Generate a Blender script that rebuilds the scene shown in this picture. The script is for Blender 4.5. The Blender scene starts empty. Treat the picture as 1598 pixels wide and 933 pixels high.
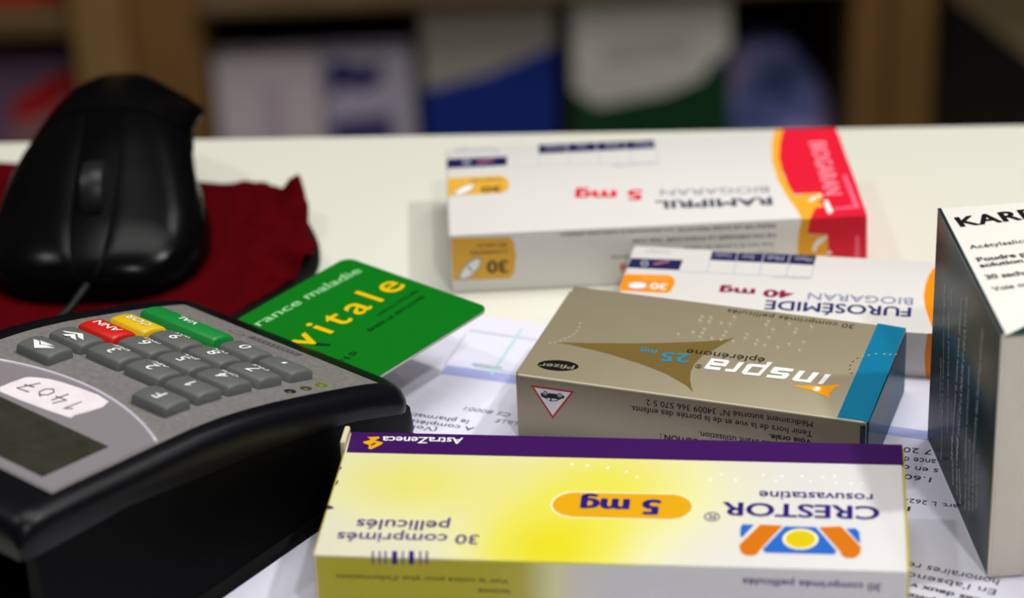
import bpy, bmesh, math, random
from mathutils import Vector, Matrix, noise
random.seed(7)
SC = bpy.context.scene
COL = SC.collection
Z0 = 0.95                      # height of the counter top above the floor
R = math.radians

# ------------------------------------------------------------------ camera
cam_data = bpy.data.cameras.new('camera')
cam = bpy.data.objects.new('camera', cam_data)
COL.objects.link(cam)
SC.camera = cam
cam_data.sensor_width = 36.0
cam_data.lens = 4102.14 * 36.0 / 1598.0
cam_data.clip_start = 0.02
cam_data.clip_end = 30
_rt = Vector((0.99915115, -0.01952221, -0.03627471))
_up = Vector((0.04119431, 0.47350328, 0.87982821))
_fw = Vector((0.0, 0.88057568, -0.47390555))
_m = Matrix((_rt, _up, -_fw)).transposed().to_4x4()
_m.translation = Vector((0, 0, 0.3675922 + Z0))
cam.matrix_world = _m
cam_data.dof.use_dof = True
cam_data.dof.focus_distance = 0.682
cam_data.dof.aperture_fstop = 8.0
cam_data.dof.aperture_blades = 9

# ------------------------------------------------------------------ world, lamps, exposure
w = bpy.data.worlds.new('room_air')
SC.world = w
w.use_nodes = True
w.node_tree.nodes['Background'].inputs[0].default_value = (1.0, 0.97, 0.93, 1)
w.node_tree.nodes['Background'].inputs[1].default_value = 0.055
vs = SC.view_settings
vs.view_transform = 'Standard'
vs.look = 'None'
vs.exposure = 0.0
vs.gamma = 1.0
vs.use_curve_mapping = False

def spot(name, loc, target, watt, radius=0.045, angle=70, blend=0.8, col=(1, 0.98, 0.95)):
    d = bpy.data.lights.new(name, 'SPOT')
    d.energy = watt
    d.shadow_soft_size = radius
    d.spot_size = R(angle)
    d.spot_blend = blend
    d.color = col
    o = bpy.data.objects.new(name, d)
    COL.objects.link(o)
    o.location = Vector(loc) + Vector((0, 0, Z0))
    o.rotation_euler = (Vector(target) - Vector(loc)).to_track_quat('-Z', 'Y').to_euler()
    return o
spot('ceiling_spot', (1.00, 0.58, 1.50), (0.12, 0.62, 0), 50)
spot('ceiling_spot', (0.42, -0.60, 1.50), (0.05, 0.62, 0), 38)
spot('ceiling_spot', (0.90, 1.60, 1.50), (0.05, 0.66, 0), 11)
spot('ceiling_spot', (-0.85, 0.66, 1.50), (0.00, 0.60, 0), 16)
ad = bpy.data.lights.new('overhead_fill', 'AREA')  # broad soft fill added overhead to lift the shadows, not a known fixture
ad.shape = 'RECTANGLE'; ad.size = 1.2; ad.size_y = 0.6; ad.energy = 16.5; ad.color = (1, 0.98, 0.95)
ao = bpy.data.objects.new('overhead_fill', ad)
COL.objects.link(ao)
ao.location = (0.25, 1.0, Z0 + 1.65)

# ------------------------------------------------------------------ helpers
def lin(c):
    out = []
    for v in c:
        v /= 255.0
        out.append(v / 12.92 if v <= 0.04045 else ((v + 0.055) / 1.055) ** 2.4)
    return (out[0], out[1], out[2], 1.0)

MATS = {}
def mat(name, rgb, rough=0.5, metal=0.0, coat=0.0, spec=0.5, var=0.0, vscale=60.0, bump=0.0, bscale=900.0):
    if name in MATS: return MATS[name]
    m = bpy.data.materials.new(name)
    m.use_nodes = True
    nt = m.node_tree
    b = nt.nodes['Principled BSDF']
    b.inputs['Base Color'].default_value = lin(rgb)
    b.inputs['Roughness'].default_value = rough
    b.inputs['Metallic'].default_value = metal
    b.inputs['Coat Weight'].default_value = coat
    b.inputs['Specular IOR Level'].default_value = spec
    if var or bump:
        tc = nt.nodes.new('ShaderNodeTexCoord')
    if var:
        n = nt.nodes.new('ShaderNodeTexNoise')
        n.inputs['Scale'].default_value = vscale
        n.inputs['Detail'].default_value = 5
        nt.links.new(tc.outputs['Object'], n.inputs['Vector'])
        mr = nt.nodes.new('ShaderNodeMapRange')
        mr.inputs['From Min'].default_value = 0.3
        mr.inputs['From Max'].default_value = 0.7
        mr.inputs['To Min'].default_value = 1 - var
        mr.inputs['To Max'].default_value = 1 + var
        nt.links.new(n.outputs['Fac'], mr.inputs['Value'])
        mx = nt.nodes.new('ShaderNodeVectorMath')
        mx.operation = 'SCALE'
        mx.inputs[0].default_value = lin(rgb)[:3]
        nt.links.new(mr.outputs['Result'], mx.inputs['Scale'])
        nt.links.new(mx.outputs['Vector'], b.inputs['Base Color'])
    if bump:
        n2 = nt.nodes.new('ShaderNodeTexNoise')
        n2.inputs['Scale'].default_value = bscale
        n2.inputs['Detail'].default_value = 3
        nt.links.new(tc.outputs['Object'], n2.inputs['Vector'])
        bp = nt.nodes.new('ShaderNodeBump')
        bp.inputs['Strength'].default_value = bump
        bp.inputs['Distance'].default_value = 0.0004
        nt.links.new(n2.outputs['Fac'], bp.inputs['Height'])
        nt.links.new(bp.outputs['Normal'], b.inputs['Normal'])
    MATS[name] = m
    return m

def tag(o, label=None, cat=None, group=None, kind=None):
    if label: o['label'] = label
    if cat: o['category'] = cat
    if group: o['group'] = group
    if kind: o['kind'] = kind
    return o

def empty(name, loc, rz=0.0):
    o = bpy.data.objects.new(name, None)
    o.empty_display_size = 0.02
    COL.objects.link(o)
    o.location = loc
    o.rotation_euler = (0, 0, rz)
    return o

def mesh_obj(name, bm, mats, parent=None, smooth=None):
    me = bpy.data.meshes.new(name)
    bmesh.ops.recalc_face_normals(bm, faces=bm.faces[:]) if smooth != 'keep' else None
    bm.to_mesh(me)
    bm.free()
    if not isinstance(mats, (list, tuple)): mats = [mats]
    for m in mats: me.materials.append(m)
    o = bpy.data.objects.new(name, me)
    COL.objects.link(o)
    if parent: o.parent = parent
    if smooth and smooth != 'keep':
        for p in me.polygons: p.use_smooth = True
        if smooth != True:
            try: me.set_sharp_from_angle(angle=R(smooth))
            except Exception: pass
    return o

def box(bm, x0, x1, y0, y1, z0, z1, mi=0):
    vs_ = [bm.verts.new(p) for p in ((x0,y0,z0),(x1,y0,z0),(x1,y1,z0),(x0,y1,z0),(x0,y0,z1),(x1,y0,z1),(x1,y1,z1),(x0,y1,z1))]
    fs = []
    for q in ((3,2,1,0),(4,5,6,7),(0,1,5,4),(1,2,6,5),(2,3,7,6),(3,0,4,7)):
        f = bm.faces.new([vs_[i] for i in q]); f.material_index = mi; fs.append(f)
    return fs

def bevel_all(bm, r, seg=2):
    bmesh.ops.bevel(bm, geom=bm.edges[:], offset=r, segments=seg, profile=0.5, affect='EDGES', clamp_overlap=True)

def prism(bm, pts, z0, z1, mi=0):
    lo = [bm.verts.new((x, y, z0)) for x, y in pts]
    hi = [bm.verts.new((x, y, z1)) for x, y in pts]
    n = len(pts)
    for f in [bm.faces.new(lo[::-1]), bm.faces.new(hi)] + [bm.faces.new((lo[i], lo[(i+1) % n], hi[(i+1) % n], hi[i])) for i in range(n)]:
        f.material_index = mi

def loft(bm, rows, close=True, cap=True, mi=0):
    vr = [[bm.verts.new(p) for p in r] for r in rows]
    n = len(vr[0])
    for a, b in zip(vr, vr[1:]):
        for i in range(n if close else n - 1):
            f = bm.faces.new((a[i], a[(i+1) % n], b[(i+1) % n], b[i])); f.material_index = mi
    if cap:
        bm.faces.new(vr[0][::-1]).material_index = mi
        bm.faces.new(vr[-1]).material_index = mi
    return vr

def tube(bm, pts, r, n=10):
    rows = []
    P = [Vector(p) for p in pts]
    for i, p in enumerate(P):
        d = (P[min(i+1, len(P)-1)] - P[max(i-1, 0)]).normalized()
        a = d.orthogonal().normalized() if i == 0 else (a - d * a.dot(d)).normalized()
        b = d.cross(a)
        rows.append([p + (a * math.cos(t) + b * math.sin(t)) * r for t in [2*math.pi*k/n for k in range(n)]])
    loft(bm, rows)

def catmull(pts, n=8, closed=False):
    out = []
    m = len(pts)
    P = [Vector(p) for p in pts]
    rng = range(m) if closed else range(m - 1)
    for i in rng:
        p0 = P[(i-1) % m] if closed or i > 0 else P[0]
        p1, p2 = P[i], P[(i+1) % m]
        p3 = P[(i+2) % m] if closed or i + 2 < m else P[-1]
        for k in range(n):
            t = k / n
            out.append(0.5 * ((2*p1) + (-p0+p2)*t + (2*p0-5*p1+4*p2-p3)*t*t + (-p0+3*p1-3*p2+p3)*t**3))
    if not closed: out.append(P[-1])
    return out

# ---- flat print: lettering and marks laid on a face, a few hundredths of a millimetre proud
_tmp = bpy.data.collections.new('tmp')
COL.children.link(_tmp)
_tcache = {}
SPACING = {'vitale': 1.32, 'KARDEGIC': 1.05, 'KAR': 1.05}
def text_geo(s, bold):
    hook = s.endswith(' mg') or s == 'mg'            # single-storey g: bowl and stem, then a hook
    k = (s, bold)
    if k not in _tcache:
        c = bpy.data.curves.new('t', 'FONT')
        c.body = s[:-1] + 'q' if hook else s; c.size = 1.0; c.resolution_u = 3; c.space_character = SPACING.get(s, 1.0)
        o = bpy.data.objects.new('t', c)
        _tmp.objects.link(o)
        me = bpy.data.meshes.new_from_object(o.evaluated_get(bpy.context.evaluated_depsgraph_get()))
        v0 = [(v.co.x, v.co.y) for v in me.vertices]; f0 = [tuple(p.vertices) for p in me.polygons]
        if hook:
            xm = max(x for x, y in v0); n0 = len(v0)
            hk = [(xm, -.10), (xm - .02, -.17), (xm - .09, -.215), (xm - .20, -.225), (xm - .34, -.19), (xm - .32, -.115), (xm - .20, -.145), (xm - .12, -.135), (xm - .085, -.10)]
            v0 = [(x, max(y, -.13)) for x, y in v0] + hk
            f0.append(tuple(range(n0, n0 + len(hk)))[::-1])
        V, F = [], []
        for dx, dy in ([(0, 0)] if not bold else [(0, 0), (-bold, 0), (bold, 0), (0, -bold * .6), (0, bold * .6), (-bold * .7, bold * .4), (bold * .7, -bold * .4), (bold * .7, bold * .4), (-bold * .7, -bold * .4)]):
            n0 = len(V)
            V += [(x + dx, y + dy, len(V) // max(1, len(v0)) * 3e-6) for x, y in v0]; F += [tuple(q + n0 for q in f) for f in f0]
        _tcache[k] = (V, F)
        bpy.data.objects.remove(o); bpy.data.curves.remove(c); bpy.data.meshes.remove(me)
    return _tcache[k]
def poly_geo(loops):
    c = bpy.data.curves.new('p', 'CURVE')
    c.dimensions = '2D'; c.fill_mode = 'BOTH'
    for l in loops:
        s = c.splines.new('POLY')
        s.points.add(len(l) - 1)
        for p, q in zip(s.points, l): p.co = (q[0], q[1], 0, 1)
        s.use_cyclic_u = True
    o = bpy.data.objects.new('p', c)
    _tmp.objects.link(o)
    me = bpy.data.meshes.new_from_object(o.evaluated_get(bpy.context.evaluated_depsgraph_get()))
    g = ([(v.co.x, v.co.y) for v in me.vertices], [tuple(p.vertices) for p in me.polygons])
    bpy.data.objects.remove(o); bpy.data.curves.remove(c); bpy.data.meshes.remove(me)
    return g
LAYER = 0.00003
class Sheet:
    """collects print of one part: geometry with a material per colour"""
    def __init__(self): self.bm = bmesh.new(); self.mats = []
    def mi(self, m):
        if m not in self.mats: self.mats.append(m)
        return self.mats.index(m)
    def add(self, verts3, faces, m):
        i = self.mi(m)
        vv = [self.bm.verts.new(p) for p in verts3]
        for f in faces:
            try: self.bm.faces.new([vv[k] for k in f]).material_index = i
            except ValueError: pass
def print_entry(sh, e, O, X, Y, N, M, surf=None):
    """e is a PRINTS entry; O, X, Y (per mm) and N give the face's frame"""
    if e[0] == 'T':
        _, part, body, mn, px, py, qx, qy, h, kind, bold, shear, sub, layer = e
        V, F = text_geo(body, bold)
        x0 = min(v[0] for v in V); x1 = max(v[0] for v in V)
        if sub:
            s_ = sub[1:] if sub[0] == '>' else sub
            VS, _f = text_geo(s_, bold)
            a0 = min(v[0] for v in VS); a1 = max(v[0] for v in VS)
            if sub[0] == '>': x0 = x1 - (a1 - a0)
            else: x1 = a1
        P = Vector((px, py)); D = Vector((qx, qy)) - P
        L = D.length; D.normalize()
        sx = L / (x1 - x0)
        sy = h / ((0.449 if kind == 'x' else 0.682) + bold)
        d3 = X * D.x + Y * D.y
        up = N.cross(d3)
        base = O + X * P.x + Y * P.y + N * (LAYER * layer)
        sh.add([base + d3 * ((x - x0) * sx + shear * y * sy) + up * (y * sy) + N * dz for x, y, dz in V], F, M[mn])
    elif e[0] == 'P':
        _, part, mn, loops, layer = e
        V, F = poly_geo(loops)
        sh.add([O + X * x + Y * y + N * (LAYER * layer) for x, y in V], F, M[mn])
    elif e[0] == 'D':
        _, part, mn, pts = e
        for x, y in pts:
            c = O + X * x + Y * y - N * 0.00005
            r, hgt = (0.00072, 0.00044) if mn == 'foildot' else (0.00050, 0.00016)
            a, b = X.normalized(), Y.normalized()
            V = []; F = []
            for k, (rr, hh) in enumerate(((1, 0.0), (0.8, 0.55), (0.45, 0.9))):
                for j in range(10):
                    t = 2 * math.pi * j / 10
                    V.append(c + (a * math.cos(t) + b * math.sin(t)) * (r * rr) + N * (hgt * hh))
            for k in range(2):
                for j in range(10):
                    F.append((k*10+j, k*10+(j+1) % 10, (k+1)*10+(j+1) % 10, (k+1)*10+j))
            F.append(tuple(range(20, 30)))
            sh.add(V, F, M[mn])
def print_face(parent, entries, O, X, Y, N, M, sheets=None):
    sheets = {} if sheets is None else sheets
    for e in entries:
        nm = (e[1], O.to_tuple(5), len(sheets)) if e[1] == 'lettering' and e[0] == 'T' else (e[1], O.to_tuple(5), e[-1] if e[1] == 'perforation' else 0)
        sh = sheets.setdefault(nm, Sheet())
        print_entry(sh, e, O, X, Y, N, M)
    return sheets
def finish_sheets(sheets, parent, labels={}):
    for nm, sh in sheets.items():
        k = nm[0]
        o = mesh_obj(k, sh.bm, sh.mats, parent, smooth='keep' if k != 'braille_dots' else True)
        if k in labels: o['label'] = labels[k]
PRINTS={
 'Itop':[
  ('P','brand_lettering','white',[[(78.83,21.48),(80.36,21.59),(79.3,16.08),(78.01,15.85)]],3),
  ('P','brand_lettering','white',[[(71.86,21.48),(73.41,21.6),(72.69,17.19),(74.83,17.29),(75.57,21.63),(77.18,21.7),(76.08,16.05),(71.72,15.84),(71.0,16.61)]],3),
  ('P','brand_lettering','white',[[(70.33,21.93),(70.19,20.36),(66.62,20.12),(66.37,19.26),(69.35,19.46),(69.91,18.75),(69.43,16.61),(68.82,16.02),(64.17,15.79),(64.29,17.23),(67.99,17.56),(68.14,18.21),(65.03,18.16),(64.58,19.14),(65.01,21.47),(65.45,21.78)]],3),
  ('P','brand_lettering','white',[[(62.69,23.7),(64.05,23.88),(62.46,16.06),(58.3,15.72),(57.41,16.58),(57.91,20.85),(58.48,21.62),(62.64,22.07)],[(59.41,20.33),(62.33,20.5),(61.71,17.26),(58.8,17.08)]],3),
  ('P','brand_lettering','white',[[(55.47,21.74),(56.82,21.86),(55.79,16.27),(52.94,16.05),(52.98,17.41),(54.84,17.55)]],3),
  ('P','brand_lettering','white',[[(47.9,21.75),(52.35,21.95),(52.96,21.25),(52.58,18.48),(48.47,18.23),(48.39,17.53),(51.65,17.61),(51.48,16.14),(47.39,15.96),(47.35,16.94)],[(48.99,20.67),(51.66,20.71),(51.48,19.85),(48.85,19.82)]],3),
  ('T','lettering','®','black',46.46,17.94,44.62,17.69,2.02,'cap',0,0,None,3),
  ('T','lettering','éplérénone','black',61.67,25.73,40.42,25.08,1.96,'x',0,0,None,3),
  ('T','lettering','25','cyan',42.1,22.34,34.46,21.52,4.65,'cap',0.008,0,None,3),
  ('T','lettering','mg','cyan',32.81,22.16,28.45,21.9,1.56,'x',0.02,0,None,3),
  ('P','star_emblem','bronze',[[(5.09,19.33),(14.0,21.34),(25.33,24.23),(34.02,26.85),(43.81,30.31),(48.99,32.81),(50.91,34.47),(48.52,29.36),(46.21,23.83),(45.17,22.79),(44.29,17.73),(44.39,13.52),(45.34,9.58),(46.52,6.27),(47.76,3.62),(45.05,6.39),(38.61,10.64),(31.06,13.88),(20.75,17.0),(14.99,18.16),(9.26,19.08)]],1),
  ('P','star_emblem','orange',[[(71.69,13.47),(78.36,14.99),(80.98,15.94),(83.94,17.35),(82.58,14.75),(82.11,12.24),(82.3,10.5),(82.89,9.18),(80.83,10.7),(76.89,12.31)]],2),
  ('P','star_emblem','paleyellow',[[(79.5,13.67),(79.53,13.39),(79.51,13.11),(79.44,12.84),(79.32,12.6),(79.15,12.39),(78.95,12.24),(78.72,12.15),(78.47,12.11),(78.23,12.14),(77.99,12.23),(77.78,12.38),(77.6,12.59),(77.46,12.83),(77.37,13.09),(77.33,13.38),(77.35,13.66),(77.42,13.93),(77.54,14.17),(77.71,14.38),(77.91,14.53),(78.15,14.63),(78.39,14.66),(78.64,14.63),(78.87,14.54),(79.09,14.39),(79.27,14.18),(79.41,13.94)]],3),
  ('P','star_emblem','white',[[(79.1,13.57),(79.13,13.39),(79.12,13.21),(79.07,13.04),(78.99,12.88),(78.89,12.75),(78.76,12.66),(78.61,12.6),(78.46,12.57),(78.3,12.59),(78.15,12.65),(78.02,12.75),(77.9,12.88),(77.82,13.03),(77.76,13.2),(77.73,13.38),(77.75,13.56),(77.79,13.73),(77.87,13.89),(77.98,14.02),(78.1,14.11),(78.25,14.17),(78.4,14.2),(78.56,14.18),(78.71,14.12),(78.84,14.02),(78.96,13.89),(79.05,13.74)]],4),
  ('P','colour_band','teal',[[(86.33,52.16),(94.26,51.5),(94.72,0.5),(86.57,-0.33)]],1),
  ('T','lettering','30 comprimés pelliculés','brown',80.59,49.54,45.24,49.42,2.13,'cap',0,0,None,3),
  ('D','braille_dots','foildot',[(39.3,43.41),(39.26,41.21),(41.74,43.48),(41.9,41.19),(45.3,41.16),(47.71,41.29),(47.88,45.49),(35.63,32.14),(39.15,34.31),(41.68,36.78),(41.71,34.49),(41.72,32.14),(44.97,32.3),(47.73,36.83),(47.76,34.47),(47.57,32.29),(51.02,32.3),(53.65,36.84),(53.71,34.58),(57.01,34.47),(57.06,32.23),(59.63,32.22),(63.22,32.2),(59.7,36.76),(59.7,41.26),(57.28,43.35),(57.38,45.48),(63.24,45.61),(65.74,43.39),(65.77,41.25),(69.41,45.53),(65.74,34.49),(69.24,36.71),(69.19,32.13)]),
  ('P','maker_badge','black',[[(15.01,8.37),(15.05,7.73),(14.81,7.09),(14.31,6.47),(13.58,5.89),(12.64,5.4),(11.55,5.01),(10.36,4.75),(9.13,4.62),(7.92,4.64),(6.79,4.79),(5.8,5.09),(5.0,5.5),(4.42,6.01),(4.1,6.6),(4.05,7.24),(4.28,7.88),(4.77,8.51),(5.51,9.09),(6.45,9.59),(7.55,9.98),(8.75,10.24),(9.99,10.37),(11.2,10.35),(12.33,10.19),(13.33,9.89),(14.13,9.47),(14.7,8.96)]],1),
  ('T','maker_badge','Pfizer','silver',13.95,8.58,4.57,7.42,2.06,'cap',0.01,0.1,None,2),
  ('P','perforation','paleline',[[(3.3,18.24),(3.84,19.05),(3.95,18.71),(3.38,18.01)]],2),
  ('P','perforation','paleline',[[(4.52,18.98),(5.06,19.79),(5.17,19.44),(4.6,18.74)]],2),
  ('P','perforation','paleline',[[(5.63,20.06),(6.17,20.86),(6.29,20.51),(5.71,19.81)]],2),
  ('P','perforation','paleline',[[(6.47,21.43),(7.01,22.24),(7.12,21.88),(6.55,21.17)]],2),
  ('P','perforation','paleline',[[(7.3,22.8),(7.85,23.61),(7.97,23.25),(7.39,22.54)]],2),
  ('P','perforation','paleline',[[(8.03,24.52),(8.58,25.34),(8.7,24.96),(8.12,24.25)]],2),
  ('P','perforation','paleline',[[(8.32,26.5),(8.87,27.31),(8.99,26.93),(8.41,26.22)]],2),
  ('P','perforation','paleline',[[(8.33,28.78),(8.88,29.6),(9.01,29.21),(8.43,28.49)]],2),
  ('P','perforation','paleline',[[(7.84,30.94),(8.39,31.77),(8.51,31.36),(7.93,30.64)]],2),
  ('P','perforation','paleline',[[(94.22,36.38),(94.71,37.01),(94.77,36.67),(94.28,36.07)]],3),
  ('P','perforation','paleline',[[(92.75,35.98),(93.24,36.61),(93.31,36.27),(92.81,35.68)]],3),
  ('P','perforation','paleline',[[(91.24,35.79),(91.73,36.42),(91.8,36.08),(91.3,35.48)]],3),
  ('P','perforation','paleline',[[(89.09,35.35),(89.57,35.98),(89.65,35.64),(89.15,35.04)]],3),
  ('P','perforation','paleline',[[(87.43,34.19),(87.92,34.82),(87.99,34.48),(87.5,33.88)]],3),
  ('P','perforation','paleline',[[(85.91,33.24),(86.39,33.87),(86.47,33.53),(85.97,32.94)]],3),
  ('P','perforation','brown',[[(84.86,31.71),(85.34,32.34),(85.42,32.0),(84.92,31.41)]],3),
  ('P','perforation','brown',[[(84.08,29.73),(84.57,30.35),(84.64,30.02),(84.15,29.42)]],3),
  ('P','perforation','brown',[[(83.87,27.55),(84.35,28.17),(84.42,27.84),(83.93,27.25)]],3),
  ('P','perforation','brown',[[(84.14,25.51),(84.62,26.14),(84.7,25.81),(84.21,25.22)]],3),
  ('P','perforation','brown',[[(85.06,23.67),(85.54,24.29),(85.61,23.96),(85.13,23.37)]],3),
 ],
 'Ifront':[
  ('P','warning_triangle','red',[[(4.26,17.08),(16.28,17.01),(10.12,7.59)]],1),
  ('P','warning_triangle','white',[[(5.17,16.54),(15.4,16.55),(10.15,8.64)]],2),
  ('P','warning_triangle','black',[[(6.98,14.81),(7.25,15.29),(7.74,15.15),(8.99,15.4),(11.6,15.47),(13.34,15.33),(13.62,14.91),(13.36,14.38),(12.68,14.22),(11.54,13.41),(10.54,13.06),(9.41,12.99),(8.31,13.65),(7.13,14.1)],[(8.45,13.89),(9.62,13.9),(9.6,13.24),(9.17,13.18)],[(10.02,13.94),(11.86,13.95),(10.79,13.32),(9.99,13.22)]],3),
  ('P','warning_triangle','white',[[(8.97,15.48),(8.95,15.31),(8.89,15.14),(8.81,14.99),(8.7,14.86),(8.57,14.75),(8.42,14.67),(8.27,14.63),(8.12,14.62),(7.98,14.66),(7.85,14.73),(7.75,14.83),(7.67,14.96),(7.63,15.11),(7.62,15.27),(7.64,15.44),(7.7,15.6),(7.78,15.75),(7.89,15.89),(8.02,16.0),(8.17,16.07),(8.32,16.12),(8.47,16.12),(8.61,16.09),(8.73,16.02),(8.84,15.92),(8.91,15.79),(8.96,15.64)]],4),
  ('P','warning_triangle','black',[[(8.82,15.45),(8.8,15.32),(8.76,15.19),(8.69,15.08),(8.61,14.97),(8.51,14.89),(8.39,14.83),(8.28,14.79),(8.16,14.79),(8.05,14.82),(7.95,14.87),(7.87,14.95),(7.81,15.05),(7.78,15.16),(7.77,15.29),(7.79,15.42),(7.83,15.55),(7.89,15.67),(7.98,15.77),(8.08,15.86),(8.2,15.92),(8.31,15.95),(8.43,15.95),(8.54,15.93),(8.64,15.88),(8.72,15.8),(8.78,15.7),(8.81,15.58)],[(8.58,15.42),(8.57,15.35),(8.55,15.27),(8.51,15.21),(8.47,15.15),(8.41,15.11),(8.35,15.07),(8.28,15.05),(8.22,15.05),(8.16,15.07),(8.11,15.1),(8.06,15.14),(8.03,15.19),(8.01,15.26),(8.01,15.33),(8.01,15.4),(8.04,15.47),(8.07,15.54),(8.12,15.59),(8.18,15.64),(8.24,15.67),(8.3,15.69),(8.37,15.69),(8.43,15.68),(8.48,15.65),(8.53,15.61),(8.56,15.55),(8.58,15.49)]],5),
  ('P','warning_triangle','white',[[(13.02,15.47),(13.0,15.31),(12.94,15.14),(12.86,14.99),(12.75,14.85),(12.62,14.74),(12.47,14.67),(12.32,14.63),(12.17,14.62),(12.03,14.65),(11.91,14.72),(11.81,14.82),(11.73,14.95),(11.68,15.1),(11.67,15.26),(11.69,15.43),(11.75,15.6),(11.83,15.75),(11.94,15.88),(12.07,15.99),(12.22,16.07),(12.37,16.11),(12.52,16.12),(12.66,16.08),(12.78,16.01),(12.88,15.91),(12.96,15.78),(13.01,15.64)]],4),
  ('P','warning_triangle','black',[[(12.87,15.45),(12.85,15.32),(12.81,15.19),(12.74,15.07),(12.66,14.97),(12.56,14.88),(12.45,14.82),(12.33,14.79),(12.21,14.79),(12.1,14.81),(12.01,14.87),(11.93,14.95),(11.87,15.05),(11.83,15.16),(11.82,15.29),(11.84,15.42),(11.88,15.55),(11.95,15.67),(12.03,15.77),(12.13,15.85),(12.25,15.91),(12.36,15.95),(12.48,15.95),(12.59,15.92),(12.68,15.87),(12.77,15.79),(12.82,15.69),(12.86,15.58)],[(12.63,15.41),(12.62,15.34),(12.6,15.27),(12.56,15.21),(12.52,15.15),(12.46,15.1),(12.4,15.07),(12.34,15.05),(12.27,15.05),(12.21,15.06),(12.16,15.09),(12.11,15.14),(12.08,15.19),(12.06,15.25),(12.06,15.32),(12.07,15.4),(12.09,15.47),(12.13,15.53),(12.17,15.59),(12.23,15.64),(12.29,15.67),(12.35,15.69),(12.42,15.69),(12.48,15.67),(12.53,15.64),(12.58,15.6),(12.61,15.55),(12.63,15.48)]],5),
  ('T','lettering','Médicament autorisé N° 34009 366 570 5 2','black',80.49,17.99,36.1,17.69,1.75,'cap',0,0,None,3),
  ('T','lettering','Tenir hors de la vue et de la portée des enfants.','black',80.44,15.12,31.75,15.11,1.76,'cap',0,0,None,3),
  ('T','lettering','Voie orale.','black',80.23,12.55,69.02,12.42,1.76,'cap',0.018,0,None,3),
  ('T','lettering','Lire la notice avant utilisation.','black',80.27,10.34,50.22,10.14,1.77,'cap',0,0,None,3),
  ('T','lettering','COMPOSITION :','black',57.12,7.72,39.7,7.69,1.79,'cap',0.018,0,None,3),
 ],
 'Ctop':[
  ('T','brand_lettering','CRESTOR','indigo',133.01,27.08,95.55,27.27,5.78,'cap',0.026,0,None,3),
  ('T','lettering','rosuvastatine','indigo',131.48,32.63,104.2,32.74,2.38,'x',0.012,0,None,3),
  ('T','lettering','®','indigo',95.15,22.67,91.36,22.73,3.69,'cap',0,0,None,3),
  ('P','sun_emblem','orange2',[[(104.75,17.98),(110.07,17.83),(108.05,13.75),(104.68,6.67),(104.38,5.52),(103.14,4.6),(101.55,4.8),(100.57,5.89),(100.02,8.44),(100.15,9.31)]],2),
  ('P','sun_emblem','skyblue',[[(100.55,17.95),(103.3,17.85),(100.61,12.22),(100.11,13.07),(100.11,16.57)]],2),
  ('P','sun_emblem','skyblue',[[(110.56,17.5),(117.79,17.56),(118.92,15.45),(122.79,7.58),(122.09,6.18),(106.28,6.07),(105.46,7.28),(109.31,14.98)]],2),
  ('P','sun_emblem','palecream',[[(118.51,12.36),(118.41,11.38),(118.1,10.44),(117.6,9.58),(116.94,8.86),(116.15,8.3),(115.27,7.94),(114.34,7.78),(113.41,7.84),(112.52,8.12),(111.72,8.6),(111.05,9.26),(110.54,10.06),(110.21,10.97),(110.09,11.94),(110.18,12.92),(110.48,13.87),(110.98,14.73),(111.64,15.47),(112.43,16.04),(113.33,16.41),(114.27,16.57),(115.21,16.5),(116.11,16.22),(116.91,15.73),(117.58,15.06),(118.09,14.25),(118.4,13.33)]],3),
  ('P','sun_emblem','sunyellow',[[(117.81,12.32),(117.72,11.51),(117.47,10.73),(117.06,10.02),(116.5,9.42),(115.84,8.96),(115.11,8.65),(114.33,8.53),(113.56,8.58),(112.81,8.81),(112.15,9.2),(111.59,9.75),(111.16,10.41),(110.89,11.17),(110.79,11.97),(110.87,12.79),(111.12,13.57),(111.53,14.29),(112.08,14.9),(112.75,15.37),(113.49,15.68),(114.27,15.81),(115.06,15.75),(115.81,15.52),(116.48,15.11),(117.04,14.56),(117.46,13.89),(117.72,13.13)]],4),
  ('P','sun_emblem','orange2',[[(118.6,17.48),(123.73,18.15),(124.52,16.9),(128.43,9.58),(128.15,6.71),(126.81,4.84),(124.92,4.85),(123.83,5.93),(123.52,7.62)]],2),
  ('P','sun_emblem','skyblue',[[(125.01,17.21),(127.25,17.5),(128.13,15.91),(128.26,11.29),(127.67,11.83)]],2),
  ('P','dosage_label','palecream',[[(58.32,30.54),(55.89,29.2),(54.41,26.91),(53.96,24.13),(54.9,21.44),(56.74,19.62),(59.33,18.67),(84.0,18.69),(86.44,19.72),(88.26,22.24),(88.83,24.99),(88.0,27.97),(85.95,30.08),(83.96,30.7)]],1),
  ('P','dosage_label','gold2',[[(58.74,29.96),(56.38,28.73),(54.92,26.65),(54.47,24.12),(55.37,21.67),(57.15,20.03),(59.66,19.17),(83.62,19.26),(85.99,20.2),(87.76,22.5),(88.32,25.0),(87.53,27.71),(85.54,29.62),(83.61,30.18)]],2),
  ('T','dosage_label','5 mg','indigo',80.76,27.38,61.29,27.3,6.59,'cap',0.045,0,None,4),
  ('T','lettering','30 comprimés','indigo2',38.37,10.12,4.46,9.68,3.95,'cap',0.012,0,None,3),
  ('T','lettering','pelliculés','indigo2',30.72,15.77,8.23,15.51,2.84,'x',0.012,0,None,3),
  ('P','barcode','indigo3',[[(13.71,2.21),(14.23,2.24),(14.73,-1.02),(14.21,-1.05)]],1),
  ('P','barcode','indigo3',[[(15.33,2.29),(15.85,2.32),(16.34,-0.97),(15.83,-1.0)]],1),
  ('P','barcode','indigo3',[[(16.72,2.36),(17.24,2.39),(17.73,-0.93),(17.21,-0.96)]],1),
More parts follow.
